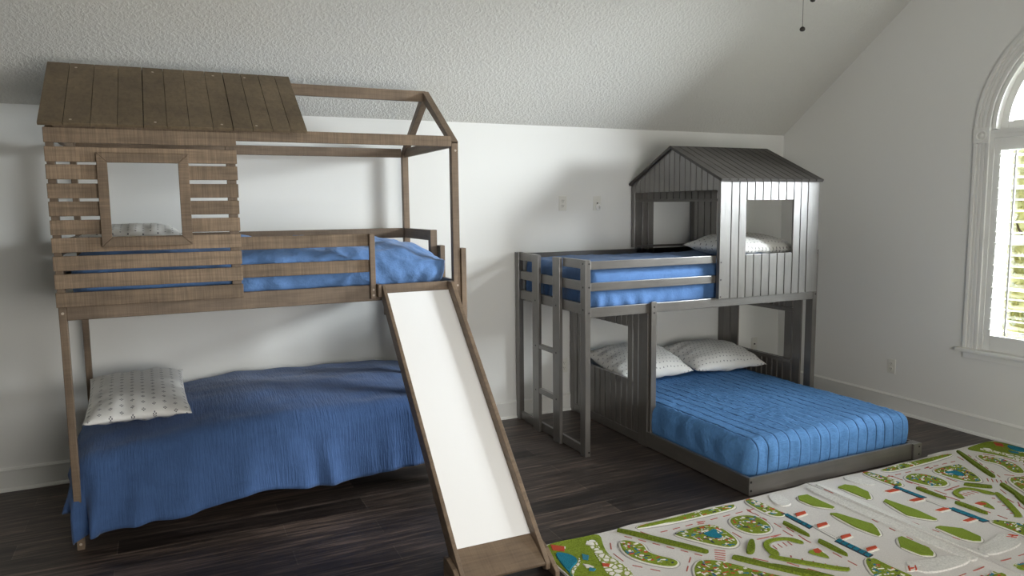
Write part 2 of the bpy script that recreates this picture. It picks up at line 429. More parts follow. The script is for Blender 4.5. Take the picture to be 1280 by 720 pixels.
for yy in (WY - .345, WY + .345): ss.box(XR + .095, XR + .115, yy - .01, yy + .01, WSILL, WSPR - .03)
ss.build('sash_frame', 'trim', w1, 0.001)
MB().box(XR + .1, XR + .104, WY - WR + .05, WY + WR - .05, WSILL + .06, WSPR - .06).build('pane', 'glass', w1, 0)
gp = MB(); gp.prism([(WY + (WR - .05) * math.cos(PI * i / 30), WSPR + .03 + (WR - .08) * math.sin(PI * i / 30)) for i in range(31)], 'x', XR + .078, XR + .082)
gp.build('pane', 'glass', w1, 0)
# shutter frame and four louvred panels
sf = MB()
for lo, hi in ((WY + WR - .03, WY + WR), (WY - WR, WY - WR + .03)): sf.box(XR - .012, XR + .03, lo, hi, WSILL, WSPR - .035)
sf.box(XR - .012, XR + .03, WY - WR + .03, WY + WR - .03, WSPR - .06, WSPR - .035)
sf.build('shutter_frame', 'trim', w1, 0.002)
PW = (2 * WR - .06) / 4
for k in range(4):
    y1 = WY + WR - .03 - PW * k - .001; y0 = y1 - PW + .002
    p = MB().box(XR - .008, XR + .02, y1 - .045, y1, WSILL + .004, WSPR - .062).box(XR - .008, XR + .02, y0, y0 + .045, WSILL + .004, WSPR - .062)
    p.box(XR - .008, XR + .02, y0 + .045, y1 - .045, WSILL + .004, .722).box(XR - .008, XR + .02, y0 + .045, y1 - .045, 1.985, WSPR - .062)
    pn = p.build('shutter_panel', 'trim', w1, 0.002)
    lv = MB()
    for i in range(17):
        z = .76 + .0745 * i; t = math.radians(-7)
        prof = []
        for q in range(12):
            a = 2 * PI * q / 12; u, v = .038 * math.cos(a), .0055 * math.sin(a)
            prof.append((XR + .006 + u * math.cos(t) - v * math.sin(t), z + u * math.sin(t) + v * math.cos(t)))
        lv.prism(prof, 'y', y0 + .046, y1 - .046)
    lv.build('louvers', 'trim', pn, 0)
    rod = MB().box(XR - .045, XR - .033, (y0 + y1) / 2 - .005, (y0 + y1) / 2 + .005, .735, 1.975)
    for i in range(17): rod.box(XR - .035, XR - .028, (y0 + y1) / 2 - .0015, (y0 + y1) / 2 + .0015, .7605 + .0745 * i, .7635 + .0745 * i)
    rod.build('tilt_rod', 'trim', pn, 0.001)
    if k in (0, 3):
        hg = MB(); yh = y1 if k == 0 else y0
        for z in (.70, 1.35, 1.95): hg.cyl((XR - .013, yh, z - .03), (XR - .013, yh, z + .03), .005, 10)
        hg.build('hinge', 'trim', pn, 0)

# ---------------------------------------------------------------- the brown bunk bed with slide and playhouse roof
LX0, LX1, LYF, LYB, PT = -0.477, 1.543, -1.086, -0.088, 0.041
b1 = empty('bunk_bed', ((LX0 + LX1) / 2, (LYF + LYB) / 2, 0))
tag(b1, 'brown wooden twin bunk bed with slide, plank roof and slatted playhouse wall', 'bunk bed')
ZE0, ZE1 = 1.987, 2.046
for x0, x1 in ((LX0, LX0 + .033), (LX1 - .042, LX1)):
    board('post', b1, 'brown', x0, x1, LYF, LYF + PT, 0, ZE0 + .03)
    board('post', b1, 'brown', x0, x1, LYB - PT, LYB, 0, ZE0 + .03)
xa, xb = LX0 + .033, LX1 - .042
board('side_rail', b1, 'brown', xa, xb, LYF + .002, LYF + .028, 1.130, 1.2184)
board('side_rail', b1, 'brown', xa, xb, LYB - .028, LYB - .002, 1.130, 1.2184)
board('eave_beam', b1, 'rough', xa, xb, LYF, LYF + .022, ZE0, ZE1)
board('eave_beam', b1, 'brown', xa, xb, LYB - .022, LYB, ZE0, ZE1)
board('ridge_beam', b1, 'brown', LX0 + .001, LX1 - .022, -.598, -.576, 2.300, 2.366)
for x0 in (LX0 + .006, LX1 - .028):
    board('end_beam', b1, 'brown', x0, x0 + .022, LYF + PT, LYB - PT, ZE0, ZE1)
    board('end_rail', b1, 'brown', x0, x0 + .022, LYF + PT, LYB - PT, 1.130, 1.2184)
def rafter(x0, x1, ya, yb):
    za, zb, h = ZE0 + .03, 2.366, .05
    d = 1 if yb > ya else -1
    return MB().prism([(ya, za), (yb, zb), (yb, zb - h * 1.2), (ya + d * .041, za - .012), (ya, za - .012)], 'x', x0, x1).build('rafter', 'brown_y', b1, 0.002)
for x0, x1 in ((LX0, LX0 + .033), (LX1 - .042, LX1)):
    rafter(x0, x1, LYF, -.587); rafter(x0, x1, LYB, -.587)
for z0, z1 in ((1.2922, 1.360), (1.4360, 1.503)):
    board('guard_rail', b1, 'rough', .30, 1.006, LYF + .001, LYF + .021, z0, z1)
    board('guard_rail', b1, 'brown', xa, xb, LYB - .024, LYB - .002, z0, z1)
    board('guard_rail', b1, 'brown', LX1 - .040, LX1 - .020, -.64, LYB - PT, z0, z1)
    board('guard_rail', b1, 'brown', LX0 + .006, LX0 + .028, LYF + PT, LYB - PT, z0, z1)
board('guard_post', b1, 'brown', 1.004, 1.034, LYF - .026, LYF + .001, 1.143, 1.503)
board('guard_post', b1, 'brown', LX1 - .043, LX1 + .002, -.685, -.64, 1.13, 1.503)
for i in range(13):
    x = -.40 + .148 * i
    MB().box(x, x + .07, LYF + .028, LYB - .028, 1.132, 1.150).build('platform_slat', 'brown_y', b1, 0.002)
# lower berth, mostly under its comforter
for y0 in (LYF + .045, LYB - .07): board('lower_rail', b1, 'brown', xa, xb, y0, y0 + .024, .27, .36)
for x0 in (LX0 + .006, LX1 - .028): board('lower_end_rail', b1, 'brown', x0, x0 + .022, LYF + PT, LYB - PT, .27, .36)
MB().box(xa + .01, xb - .01, LYF + .07, LYB - .07, .33, .35).build('lower_platform', 'brown_y', b1, 0.002)
# slatted playhouse wall with its window
tops = [2.0262, 1.9394, 1.8586, 1.7712, 1.6884, 1.6027, 1.5200, 1.4351, 1.3508, 1.2638]
sl = MB(); SX0, SX1 = -.481, .3445
for i, t in enumerate(tops):
    z0, z1 = t - .0685, t
    y0, y1 = LYF - .02, LYF - .001
    if 2 <= i <= 5: sl.box(SX0, -.252, y0, y1, z0, z1).box(.094, SX1, y0, y1, z0, z1)
    else: sl.box(SX0, SX1, y0, y1, z0, z1)
wall = sl.build('slat_wall', 'rough_x', b1, 0.0025)
box('batten', 'brown_z', wall, .294, .339, LYF, LYF + .022, 1.222, ZE0 - .002)
ox0, ox1, oz0, oz1 = -.2745, .1193, 1.473, 1.9135
ix0, ix1, iz0, iz1 = -.2305, .0725, 1.5165, 1.8690
e = .0012
for poly, m_ in (([(ox0, oz1), (ox1, oz1), (ix1 - e, iz1), (ix0 + e, iz1)], 'rough_x'), ([(ox0, oz0), (ox1, oz0), (ix1 - e, iz0), (ix0 + e, iz0)], 'rough_x'),
                 ([(ox0, oz0 + e), (ox0, oz1 - e), (ix0, iz1), (ix0, iz0)], 'rough_z'), ([(ox1, oz0 + e), (ox1, oz1 - e), (ix1, iz1), (ix1, iz0)], 'rough_z')):
    MB().prism(poly, 'y', LYF - .042, LYF - .02).build('window_frame', m_, wall, 0.002)
# roof of three panels, four grooved planks each
RA, RB = Vector((0, -1.122, 2.046)), Vector((0, -.588, 2.404))
rd = (RB - RA).normalized(); rn = Vector((0, -rd.z, rd.y)); RLn = (RB - RA).length
RX0, RX1 = -.500, .6955
RE = [RX0 + (RX1 - RX0) * t for t in (0, .085, .177, .27, .362, .447, .53, .62, .697, .776, .855, .93, 1)]
for k in range(3):
    rm = MB()
    for j in range(4):
        i = 4 * k + j
        g0 = .0018 if j == 0 else .0009; g1 = .0018 if j == 3 else .0009
        x0, x1 = RE[i] + g0, RE[i + 1] - g1
        P_ = [RA, RB, RB - rn * .014, RA - rn * .014]
        rm.add([(x0, p.y, p.z) for p in P_] + [(x1, p.y, p.z) for p in P_], [(0, 1, 2, 3), (7, 6, 5, 4), (0, 4, 5, 1), (1, 5, 6, 2), (2, 6, 7, 3), (3, 7, 4, 0)])
    x0, x1 = RE[4 * k] + (.002 if k == 0 else .0001), RE[4 * k + 4] - (.002 if k == 2 else .0001)
    P_ = [RA + rd * .002 - rn * .0142, RB - rd * .002 - rn * .0142, RB - rd * .002 - rn * .018, RA + rd * .002 - rn * .018]
    rm.add([(x0, p.y, p.z) for p in P_] + [(x1, p.y, p.z) for p in P_], [(0, 1, 2, 3), (7, 6, 5, 4), (0, 4, 5, 1), (1, 5, 6, 2), (2, 6, 7, 3), (3, 7, 4, 0)])
    rp = rm.build('roof_panel', 'roof_brown', b1, 0.0015)
    for fx in ((.11,), (.405, .655), (.792,))[k]:
        for t in (.05, .92):
            c = RA + rd * (RLn * t); x = RX0 + (RX1 - RX0) * fx
            c = Vector((x, c.y, c.z))
            MB().cyl(c - rn * .002, c + rn * .0012, .006, 12).build('screw', 'screw', rp, 0)
def bolt(parent, p, d, r=.0065, mat='screw'):
    p = Vector(p); d = Vector(d)
    return MB().cyl(p - d * .004, p + d * .0012, r, 14).build('bolt', mat, parent, 0)
for p in ((LX0 + .017, LYF, 1.165), (LX0 + .017, LYF, .03), (LX1 - .018, LYF, 1.965), (LX1 - .018, LYF, 1.19), (1.019, LYF - .026, 1.165), (1.019, LYF - .026, 1.195)): bolt(b1, p, (0, -1, 0))
for p in ((LX1 + .002, -.662, 1.47),): bolt(b1, p, (1, 0, 0))
# ladder at the far end
for y0 in (-.735, -1.095): board('ladder_rail', b1, 'brown', 1.546, 1.578, y0, y0 + .075, 0, 1.406)
for z in (.28, .58, .88): board('rung', b1, 'brown', 1.549, 1.575, -1.02, -.735, z, z + .035)
# slide
sd = Vector((0, -.7044, -.7098)); sn = Vector((0, -.7098, .7044))
S0 = Vector((0, -1.112, 1.172)); S1 = Vector((0, -2.147, .128)); S2 = Vector((0, -2.298, .052))
def yz(*ps): return [(p.y, p.z) for p in ps]
slide = MB().prism(yz(S0, S1, S1 - sn * .012, S0 - sn * .012), 'x', 1.078, 1.457).build('slide', 'white_board', b1, 0.001)
d2 = (S2 - S1).normalized(); n2 = Vector((0, d2.z, -d2.y))
MB().prism(yz(S1 + Vector((0, .002, .003)), S2, S2 - n2 * .016, S1 - n2 * .014), 'x', 1.078, 1.457).build('runout_board', 'brown_x', slide, 0.002)
MB().box(1.078, 1.457, -1.112, -1.09, 1.05, 1.165).build('top_cleat', 'brown_x', slide, 0.002)
for x0, x1 in ((1.057, 1.077), (1.458, 1.481)):
    h0, h1 = -.028, .05
    T = S0 + sn * h1; T0 = Vector((0, -1.089, T.z + .012)); T1 = Vector((0, T.y + .0, T.z + .012))
    E1 = S1 + sn * h1 + sd * .03
    poly = yz(T0, T1, E1, Vector((0, -2.300, .050)), Vector((0, -2.300, .022)), Vector((0, -2.27, .012)), S1 + sn * h0 + sd * .05, Vector((0, -1.089, (S0 + sn * h0).z + .03)))
    MB().prism(poly, 'x', x0, x1).build('side_rail', 'brown_y', slide, 0.003)
for x0, x1 in ((1.034, 1.056), (1.482, 1.504)):
    MB().prism([(-2.125, .0), (-2.125, .100), (-2.16, .107), (-2.24, .091), (-2.345, .028), (-2.345, 0)], 'x', x0, x1).build('foot_board', 'brown_y', slide, 0.003)
for x0, x1 in ((1.036, 1.056),):
    board('hook_block', slide, 'brown', x0, x1, -1.15, -1.088, 1.155, 1.226)

# ---------------------------------------------------------------- blue comforter draped over the lower berth
def drape():
    xa, xb, yf, yb, r = -.37, 1.44, -.965, -.115, .12
    Lf, Ll, Lr = .50, .35, .34
    nx, ny = 150, 74
    bm = bmesh.new(); grid = []
    S = [xa - Ll + (xb - xa + Ll + Lr) * i / nx for i in range(nx + 1)]
    for i in range(nx + 1):
        row = []
        for j in range(ny + 1):
            s = S[i]
            lf = Lf - .045 * math.exp(-((s - .35) / .30) ** 2) - .05 * max(0, min(1, (s - .75) / .4)) - .045 * max(0, min(1, (.05 - s) / .3))
            t = yb - (yb - yf + lf) * j / ny
            x, y = max(xa, min(xb, s)), max(yf, t)
            hz = .588 + .018 * nz(s * 1.6, t * 2.2, 3.1) + .012 * math.sin(PI * min(1, max(0, (s + .4) / 1.85))) + .007 * nz(s * 7, t * 9, 1.0)
            hz += .012 * math.exp(-((t + .55) / .3) ** 2) - .02 * max(0, min(1, (-.15 - s) / .25)) - .03 * max(0, (s - 1.25) / .3)
            hz -= .055 * max(0, min(1, (.35 - s) / .6)) + .05 * max(0, min(1, (-.55 - t) / .42)) ** 1.5
            ex = s - x; ey = t - y; e = math.hypot(ex, ey)
            if e > 1e-6:
                dx, dy = ex / e, ey / e
                e = (ex ** 4 + ey ** 4) ** .25
                q = r * PI / 2
                if e < q: out, drop = r * math.sin(e / r), r * (1 - math.cos(e / r))
                else:
                    fl = .24 if s < .3 else .24 - .13 * min(1, (s - .3) / .5)
                    out = r + fl * (e - q); drop = r + (e - q) * math.sqrt(1 - fl * fl)
                k = max(0, (drop - r * .5)) / .4
                corner = math.exp(-((s - xa) / .25) ** 2)
                along = s if abs(dy) > .5 else t * 1.0
                amp = (.012 + .044 * math.exp(-((s - xa + .05) / .28) ** 2) + .012 * math.exp(-((s - .75) / .25) ** 2) + .012 * math.exp(-((s - 1.3) / .2) ** 2)) * k
                f = amp * (math.sin(along * 26 + 2.5 * nz(s * 3, t * 3)) * .7 + 1.6 * nz(along * 9, drop * 2.2, 5.0)) + .018 * k * nz(s * 4, drop * 5, 8.0) + .012 * k * max(0, nz(s * 7 + drop * 5, drop * 2, 1.5))
                out += f
                x += dx * out; y += dy * out; hz -= drop
                y += 0.0
            x += .004 * nz(s * 12, t * 12, 4)
            hz = max(hz, .03)
            row.append(bm.verts.new((x, min(y, -.03), hz)))
        grid.append(row)
    for i in range(nx):
        for j in range(ny): bm.faces.new([grid[i][j], grid[i + 1][j], grid[i + 1][j + 1], grid[i][j + 1]])
    return smooth_mesh('comforter', bm, 'blue_gauze', None, (.5, -.6, .35), .006)
tag(drape(), 'blue gauze comforter hanging over the lower berth of the slide bunk bed', 'comforter')
# upper comforter
def d_up(p, n):
    hi = max(0, min(1, (p.z - 1.16) / .1))
    end = max(0, (p.x - 1.0) / .5)
    w = .024 * nz(p.x * 5, p.y * 5, p.z * 5) + .022 * abs(nz(p.x * 6 + p.y * 5, p.y * 7 - p.x * 3, 7.0)) - .012 + .012 * nz(p.x * 13, p.y * 11, p.z * 14) + .007 * abs(nz(p.x * 22 + p.z * 14, p.y * 18, p.z * 9))
    z = p.z + (w + .02 * nz(p.x * 1.7, p.y * 2.0)) * hi
    z -= max(0, n.z) * (.05 * max(0, min(1, (-.72 - p.y) / .3)) ** 1.5 + .11 * max(0, min(1, (p.x - 1.08) / .44)) ** 2)
    f = .016 * nz(p.x * 7, p.z * 9, 2.0) + .010 * abs(nz(p.x * 14 + p.z * 10, p.z * 12, 5)) + .006 * math.sin(p.x * 40 + 6 * nz(p.x * 4, p.z * 5))
    y = p.y - (f + .004) * hi if n.y < -.3 else p.y
    return Vector((p.x, max(y, LYF + .03), z))
o = smooth_mesh('comforter', soft_box(LX0 + .045, 1.501, LYF + .045, LYB - .045, 1.152, 1.474, .14, .017, d_up), 'blue_comforter', None, (.5, -.6, 1.3))
tag(o, 'rumpled blue comforter on the upper berth of the slide bunk bed', 'comforter')

# ---------------------------------------------------------------- pillows
def pillow(name, L, W, T, seed, mat, pull=.10, n=44):
    bm = bmesh.new(); vs = {}
    for sgn in (1, -1):
        for i in range(n + 1):
            for j in range(n + 1):
                a, b = -1 + 2 * i / n, -1 + 2 * j / n
                edge = i in (0, n) or j in (0, n)
                if edge and sgn < 0: vs[(sgn, i, j)] = vs[(1, i, j)]; continue
                x = a * L / 2 * (1 - pull * (1 - abs(b) ** 2.2) * abs(a) ** 2 * .55); y = b * W / 2 * (1 - pull * (1 - abs(a) ** 2.2) * abs(b) ** 2 * .55)
                h = ((1 - abs(a) ** 2.6) * (1 - abs(b) ** 2.6)) ** .62
                rim = max(abs(a), abs(b))
                wr = .012 * nz(a * 2.2 + seed, b * 2.2, sgn) + .010 * rim ** 3 * math.sin((a if abs(b) > abs(a) else b) * 16 + seed) * h ** .5
                z = sgn * T / 2 * h * (1.0 if sgn > 0 else .75) + wr * min(1, h * 2)
                if edge: z += .004 * math.sin((a + b) * 14 + seed)
                vs[(sgn, i, j)] = bm.verts.new((x, y, z))
    for sgn in (1, -1):
        for i in range(n):
            for j in range(n): bm.faces.new([vs[(sgn, i, j)], vs[(sgn, i + 1, j)], vs[(sgn, i + 1, j + 1)], vs[(sgn, i, j + 1)]])
    return smooth_mesh('pillow', bm, mat)
def put(o, loc, rot): o.location = loc; o.rotation_euler = rot; return o
# local X = long side
tag(put(pillow('p', .80, .50, .17, 1.0, 'pillow'), (-.19, -.585, .628), (0.0, -.09, PI / 2 + .03)), 'satin pillow with small grey diamond dots on the lower berth beside the slide bunk post', 'pillow', 'dotted pillows on the beds')
tag(put(pillow('p', .70, .48, .14, 2.0, 'pillow_small'), (-.155, -.60, 1.505), (0.0, 0.03, PI / 2)), 'dotted pillow seen through the square window of the brown playhouse wall', 'pillow', 'dotted pillows on the beds')

# ---------------------------------------------------------------- the grey house bunk bed
HX0, HX1, HYF, HYB = 2.4056, 4.4453, -1.056, -.012
b2 = empty('bunk_bed', ((HX0 + HX1) / 2, (HYF + HYB) / 2, 0))
tag(b2, 'grey wooden house bunk bed, twin berth over a wide low floor bed', 'bunk bed')
G = 'grey'
ZT = 1.2976
for y0, y1 in ((HYF, HYF + .066), (HYB - .06, HYB)): board('post', b2, G, HX0, HX0 + .040, y0, y1, 0, ZT)
board('post', b2, G, HX1 - .045, HX1, HYF, HYF + .066, 0, ZT)
board('post', b2, G, HX1 - .045, HX1, HYB - .066, HYB, 0, ZT)
ya, yb = HYF + .066, HYB - .06
LA0, LA1, LB0, LB1 = -.425, -.325, -.737, -.637       # ladder uprights
ex = HX0 + .012
board('end_rail', b2, G, ex, ex + .022, LA1, yb, 1.238, 1.297)
board('end_rail', b2, G, ex, ex + .022, ya, LB0, 1.238, 1.297)
for z0, z1 in ((1.094, 1.158), (.942, 1.013), (.006, .064)): board('end_rail', b2, G, ex, ex + .022, ya, yb, z0, z1)
for y0, y1 in ((LA0, LA1), (LB0, LB1)): board('ladder_rail', b2, G, ex - .026, ex - .001, y0, y1, 0, ZT)
for z0, z1 in ((.620, .652), (.290, .328)): board('rung', b2, G, ex - .024, ex + .008, LB1 - .0, LA0 + .0, z0, z1)
gx1 = 3.466
board('guard_rail', b2, G, HX0 + .04, gx1, HYF + .001, HYF + .022, 1.2346, 1.2876)
board('guard_rail', b2, G, HX0 + .04, gx1, HYF + .001, HYF + .022, 1.0945, 1.1489)
board('side_rail', b2, G, HX0 + .04, HX1 - .045, HYF + .001, HYF + .027, .9236, .988)
for z0, z1 in ((1.2346, 1.2876), (1.0945, 1.1489), (.9236, .988)): board('back_rail', b2, G, HX0 + .04, HX1 - .045, HYB - .026, HYB - .004, z0, z1)
for z0, z1 in ((1.238, 1.297), (1.094, 1.158), (.9236, .988)): board('end_rail', b2, G, HX1 - .034, HX1 - .012, HYF + .066, HYB - .066, z0, z1)
for i in range(13):
    x = 2.50 + .15 * i
    MB().box(x, x + .07, HYF + .028, HYB - .028, .93, .95).build('platform_slat', 'grey_y', b2, 0.002)
# playhouse on the upper berth
PX0, PX1 = 3.463, 4.392
edges = [PX0, 3.560, 3.630, 3.6985] + [3.6985 + (4.1405 - 3.6985) * k / 6 for k in range(1, 7)] + [4.2105, 4.280, PX1]
WZ0, WZ1, PZ0, PZ1 = 1.288, 1.670, .985, 1.812
fw = MB()
for i in range(12):
    x0, x1 = edges[i] + .003, edges[i + 1] - .003
    if i == 0: x0 = PX0
    if i == 11: x1 = PX1
    if 3 <= i <= 8: fw.box(x0, x1, HYF - .036, HYF - .020, PZ0, WZ0).box(x0, x1, HYF - .036, HYF - .020, WZ1, PZ1)
    else: fw.box(x0, x1, HYF - .036, HYF - .020, PZ0, PZ1)
fwall = fw.build('front_wall', 'grey_z', b2, 0.002)
for z0, z1 in ((PZ0 + .02, PZ0 + .10), (WZ0 - .05, WZ0 - .004), (WZ1 + .004, WZ1 + .05), (PZ1 - .05, PZ1 - .005)): box('batten', 'grey_x', fwall, PX0 + .043, PX1 - .02, HYF - .0198, HYF - .002, z0, z1)
board('corner_post', b2, G, PX0 + .002, PX0 + .042, HYF - .019, HYF - .0, PZ0, PZ1 - .03)
for x0 in (PX0 + .002, HX1 - .045): board('corner_post', b2, G, x0, x0 + .03, HYB - .05, HYB - .004, ZT + .001, PZ1 - .03)
bw = MB(); bx0, bx1 = PX0 + .033, PX1 - .05
bl = [3.675, 4.062]
def strip(mb, x0, x1, n, y0, y1, z0, z1, gap=.006):
    w = (x1 - x0) / n
    for k in range(n): mb.box(x0 + w * k + gap / 2, x0 + w * (k + 1) - gap / 2, y0, y1, z0, z1)
strip(bw, bx0, bl[0], 3, HYB - .026, HYB - .006, .99, PZ1 - .03)
strip(bw, bl[1], bx1, 4, HYB - .026, HYB - .006, .99, PZ1 - .03)
strip(bw, bl[0], bl[1], 6, HYB - .026, HYB - .006, .99, WZ0)
strip(bw, bl[0], bl[1], 6, HYB - .026, HYB - .006, WZ1, PZ1 - .03)
bwall = bw.build('back_wall', 'grey_z', b2, 0.002)
box('batten', 'grey_x', bwall, bx0, bx1, HYB - .046, HYB - .027, 1.668, 1.692); box('batten', 'grey_x', bwall, bx0, bx1, HYB - .046, HYB - .027, 1.2985, 1.316)
box('batten', 'grey_z', bwall, bl[1], bl[1] + .03, HYB - .066, HYB - .027, 1.317, 1.667)
# roof and gables
EY0, EY1, RY, EZ, RZ = -1.122, .0, -.545, 1.816, 2.082
GB = 1.743
def roofz(y): return RZ - (RZ - EZ) * abs(y - RY) / (RY - EY0 if y < RY else EY1 - RY)
for gx in (PX0 + .001, PX1 - .019):
    gm = MB(); n = 17; g0, g1 = HYF - .019, HYB - .004; w = (g1 - g0) / n
    for k in range(n):
        y0, y1 = g0 + w * k + .003, g0 + w * (k + 1) - .003
        top = [(y1, roofz(y1) - .022), (y0, roofz(y0) - .022)]
        if y0 < RY < y1: top = [(y1, roofz(y1) - .022), (RY, RZ - .022), (y0, roofz(y0) - .022)]
        gm.prism([(y0, GB), (y1, GB)] + top, 'x', gx, gx + .016)
    gable = gm.build('gable', 'grey_z', b2, 0.001)
    s_ = gx + .0165 if gx < 4 else gx - .0165
    MB().prism([(g0, GB + .005), (g1, GB + .005), (g1, roofz(g1) - .03), (RY, RZ - .04), (g0, roofz(g0) - .03)], 'x', s_, s_ + .006 if gx < 4 else s_ + .015).build('gable_backing', 'grey_y', gable, 0)
for side in (0, 1):
    A_ = Vector((0, EY0 if side == 0 else EY1 - .006, EZ)); B_ = Vector((0, RY, RZ))
    dd = (B_ - A_).normalized(); nn = Vector((0, -dd.z, dd.y)) if side == 0 else Vector((0, dd.z, -dd.y))
    if nn.z < 0: nn = -nn
    rm = MB(); n = 13; X0, X1 = 3.443, 4.402; w = (X1 - X0) / n
    def slab(x0, x1, h0, h1):
        P_ = [A_ + nn * h0, B_ + nn * h0, B_ + nn * h1, A_ + nn * h1]
        rm.add([(x0, p.y, p.z) for p in P_] + [(x1, p.y, p.z) for p in P_], [(0, 1, 2, 3), (7, 6, 5, 4), (0, 4, 5, 1), (1, 5, 6, 2), (2, 6, 7, 3), (3, 7, 4, 0)])
    for k in range(n): slab(X0 + w * k + (.003 if k else 0), X0 + w * (k + 1) - (.003 if k < n - 1 else 0), -.012, 0)
    slab(X0 + .002, X1 - .002, -.020, -.0125)
    rm.build('roof_panel', 'roof_grey', b2, 0.001)
# lower house walls either side of the floor bed
BX0, BX1, BYF = 2.889, 4.319, -2.0376
def side_wall(xo, y_open, name):
    x0, x1 = xo, xo + .018
    m = MB()
    yo0, yo1 = y_open
    def vs(y0, y1, n, z0, z1):
        w = (y1 - y0) / n
        for k in range(n): m.box(x0, x1, y0 + w * k + .0065, y0 + w * (k + 1) - .0065, z0, z1)
    vs(yo0, yo1, 9, .07, .428)
    vs(yo1, HYB - .055, 2, .07, .92)
    vs(-.952, yo0, 2, .07, .92)
    vs(yo0, yo1, 9, .80, .92)
    w_ = m.build(name, 'grey_z', b2, 0.002)
    xs = x1 + .0005 if xo < 3.5 else x0 - .0185
    for z0, z1 in ((.395, .425), (.803, .835)): box('batten', 'grey_y', w_, xs, xs + .018, yo0 - .10, yo1 + .10, z0, z1)
    return w_
side_wall(BX0 + .002, (-.815, -.17), 'side_wall')
side_wall(4.402, (-.775, -.26), 'side_wall')
board('lower_post', b2, G, 2.905, 2.947, HYF - .002, HYF + .024, 0, .9230)
board('lower_post', b2, G, BX0, 2.904, HYF - .002, HYF + .100, 0, .9230)
MB().box(2.905, 2.947, HYF - .024, HYF - .003, .03, 1.0).build('lower_post', 'grey_z', b2, 0.002)
board('lower_post', b2, G, BX0, BX0 + .05, HYB - .06, HYB, 0, .9230)
# low frame of the floor bed
board('floor_rail', b2, G, BX0, BX0 + .022, BYF + .018, HYF - .004, .006, .108)
board('floor_rail', b2, G, BX0 + .001, BX0 + .020, HYF + .101, HYB - .061, .006, .068)
board('floor_rail', b2, G, BX0 - .002, 4.243, BYF - .0, BYF + .018, .006, .112)
board('floor_rail', b2, G, BX1 - .022, BX1, BYF + .055, HYB - .06, .006, .104)
board('corner_leg', b2, G, 4.2435, BX1 + .003, BYF - .012, BYF + .054, 0, .106)
board('floor_rail', b2, G, BX0 + .05, BX1 - .02, HYB - .05, HYB - .028, .006, .108)
for i in range(11):
    y = -1.96 + .175 * i
    MB().box(BX0 + .023, BX1 - .023, y, y + .07, .03, .05).build('floor_slat', 'grey_x', b2, 0.002)
dk = 'hole'
for z in (1.272, 1.121, .955, .03): bolt(b2, (HX0 + .028, HYF, z), (0, -1, 0), .006, dk)
for z in (1.272, 1.121, .975): bolt(b2, (HX0, HYF + .030, z), (-1, 0, 0), .006, dk)
for z in (.635, .307, .966): bolt(b2, (ex - .026, LB0 + .05, z), (-1, 0, 0), .006, dk)
for z in (.635, .307, .966): bolt(b2, (ex - .026, LA0 + .05, z), (-1, 0, 0), .006, dk)
for z in (.965, .925): bolt(b2, (2.926, HYF - .024, z), (0, -1, 0), .006, dk)
for z in (1.241, 1.12, 1.0): bolt(b2, (PX0 + .014, HYF - .036, z), (0, -1, 0), .006, dk)
for z in (1.27, 1.11, .96): bolt(b2, (HX1 - .018, HYF, z), (0, -1, 0), .006, dk)
for z in (.035, .085): bolt(b2, (BX0 + .012, BYF, z), (0, -1, 0), .007, dk); bolt(b2, (4.296, BYF - .012, z), (0, -1, 0), .006, dk)

# bedding
def d_upr(p, n):
    hi = max(0, min(1, (p.z - .96) / .1))
    w = .010 * nz(p.x * 3, p.y * 4, p.z * 3) + .006 * nz(p.x * 11, p.y * 11, p.z * 11) + .004 * nz(p.x * 24, p.y * 20, p.z * 24)
    z = p.z + w * hi
    if n.z > .3: z += .020 * max(0, min(1, (p.y + .9) / .7))
    f = .008 * nz(p.x * 5, p.z * 7, 2.0) + .007 * math.sin(p.x * 55 + 5 * nz(p.x * 4, p.z * 6)) * max(0, min(1, (1.10 - p.z) / .1)) * (1 if p.x < 3.0 else .3)
    g = .007 * math.sin(p.y * 50 + 5 * nz(p.y * 4, p.z * 6)) * max(0, min(1, (1.18 - p.z) / .12))
    return Vector((p.x - (g if n.x < -.3 else 0), p.y - (f if n.y < -.3 else 0), z))
o = smooth_mesh('fitted_sheet_mattress', soft_box(2.462, 4.385, HYF + .038, HYB - .040, .952, 1.236, .06, .018, d_upr), 'blue_sheet', None, (3.4, -.5, 1.1))
tag(o, 'twin mattress in a smooth blue sheet on the upper berth of the grey house bunk', 'mattress')
def d_low(p, n):
    hi = max(0, min(1, (p.z - .10) / .08))
    t = (p.x - 2.9) / .0735
    ch = abs(math.sin(PI * (t + .10 * nz(p.x * 2, p.y * 3)))) ** .45
    w = .004 * ch + .006 * nz(p.x * 4, p.y * 4) + .005 * nz(p.x * 16, p.y * 40, p.z * 20) + .004 * nz(p.x * 30, p.y * 24, p.z * 20)
    q = Vector(p)
    if n.z > .2: q.z += w * n.z + .012 * math.sin(PI * min(1, max(0, (p.x - 2.9) / 1.4)))
    if n.y < -.2: q.y -= (.004 * ch + .008 * nz(p.x * 14, p.z * 5, 3) + .004 * nz(p.x * 34, p.z * 9, 1) + .003 * math.sin(p.x * 62 + 4 * nz(p.x * 3, p.z * 5))) * hi * -n.y
    if n.x < -.2: q.x -= (.008 * nz(p.y * 5, p.z * 6, 5) + .006 * math.sin(p.y * 30 + 5 * nz(p.y * 2, p.z * 4)) + .004 * nz(p.y * 20, p.z * 20)) * hi * -n.x
    return q
o = smooth_mesh('quilt', soft_box(2.918, 4.292, -2.000, HYB - .09, .052, .296, .075, .0125, d_low), 'blue_quilt', None, (3.6, -1.0, .2))
tag(o, 'blue channel-stitched quilt over the wide floor bed of the grey house bunk', 'quilt')
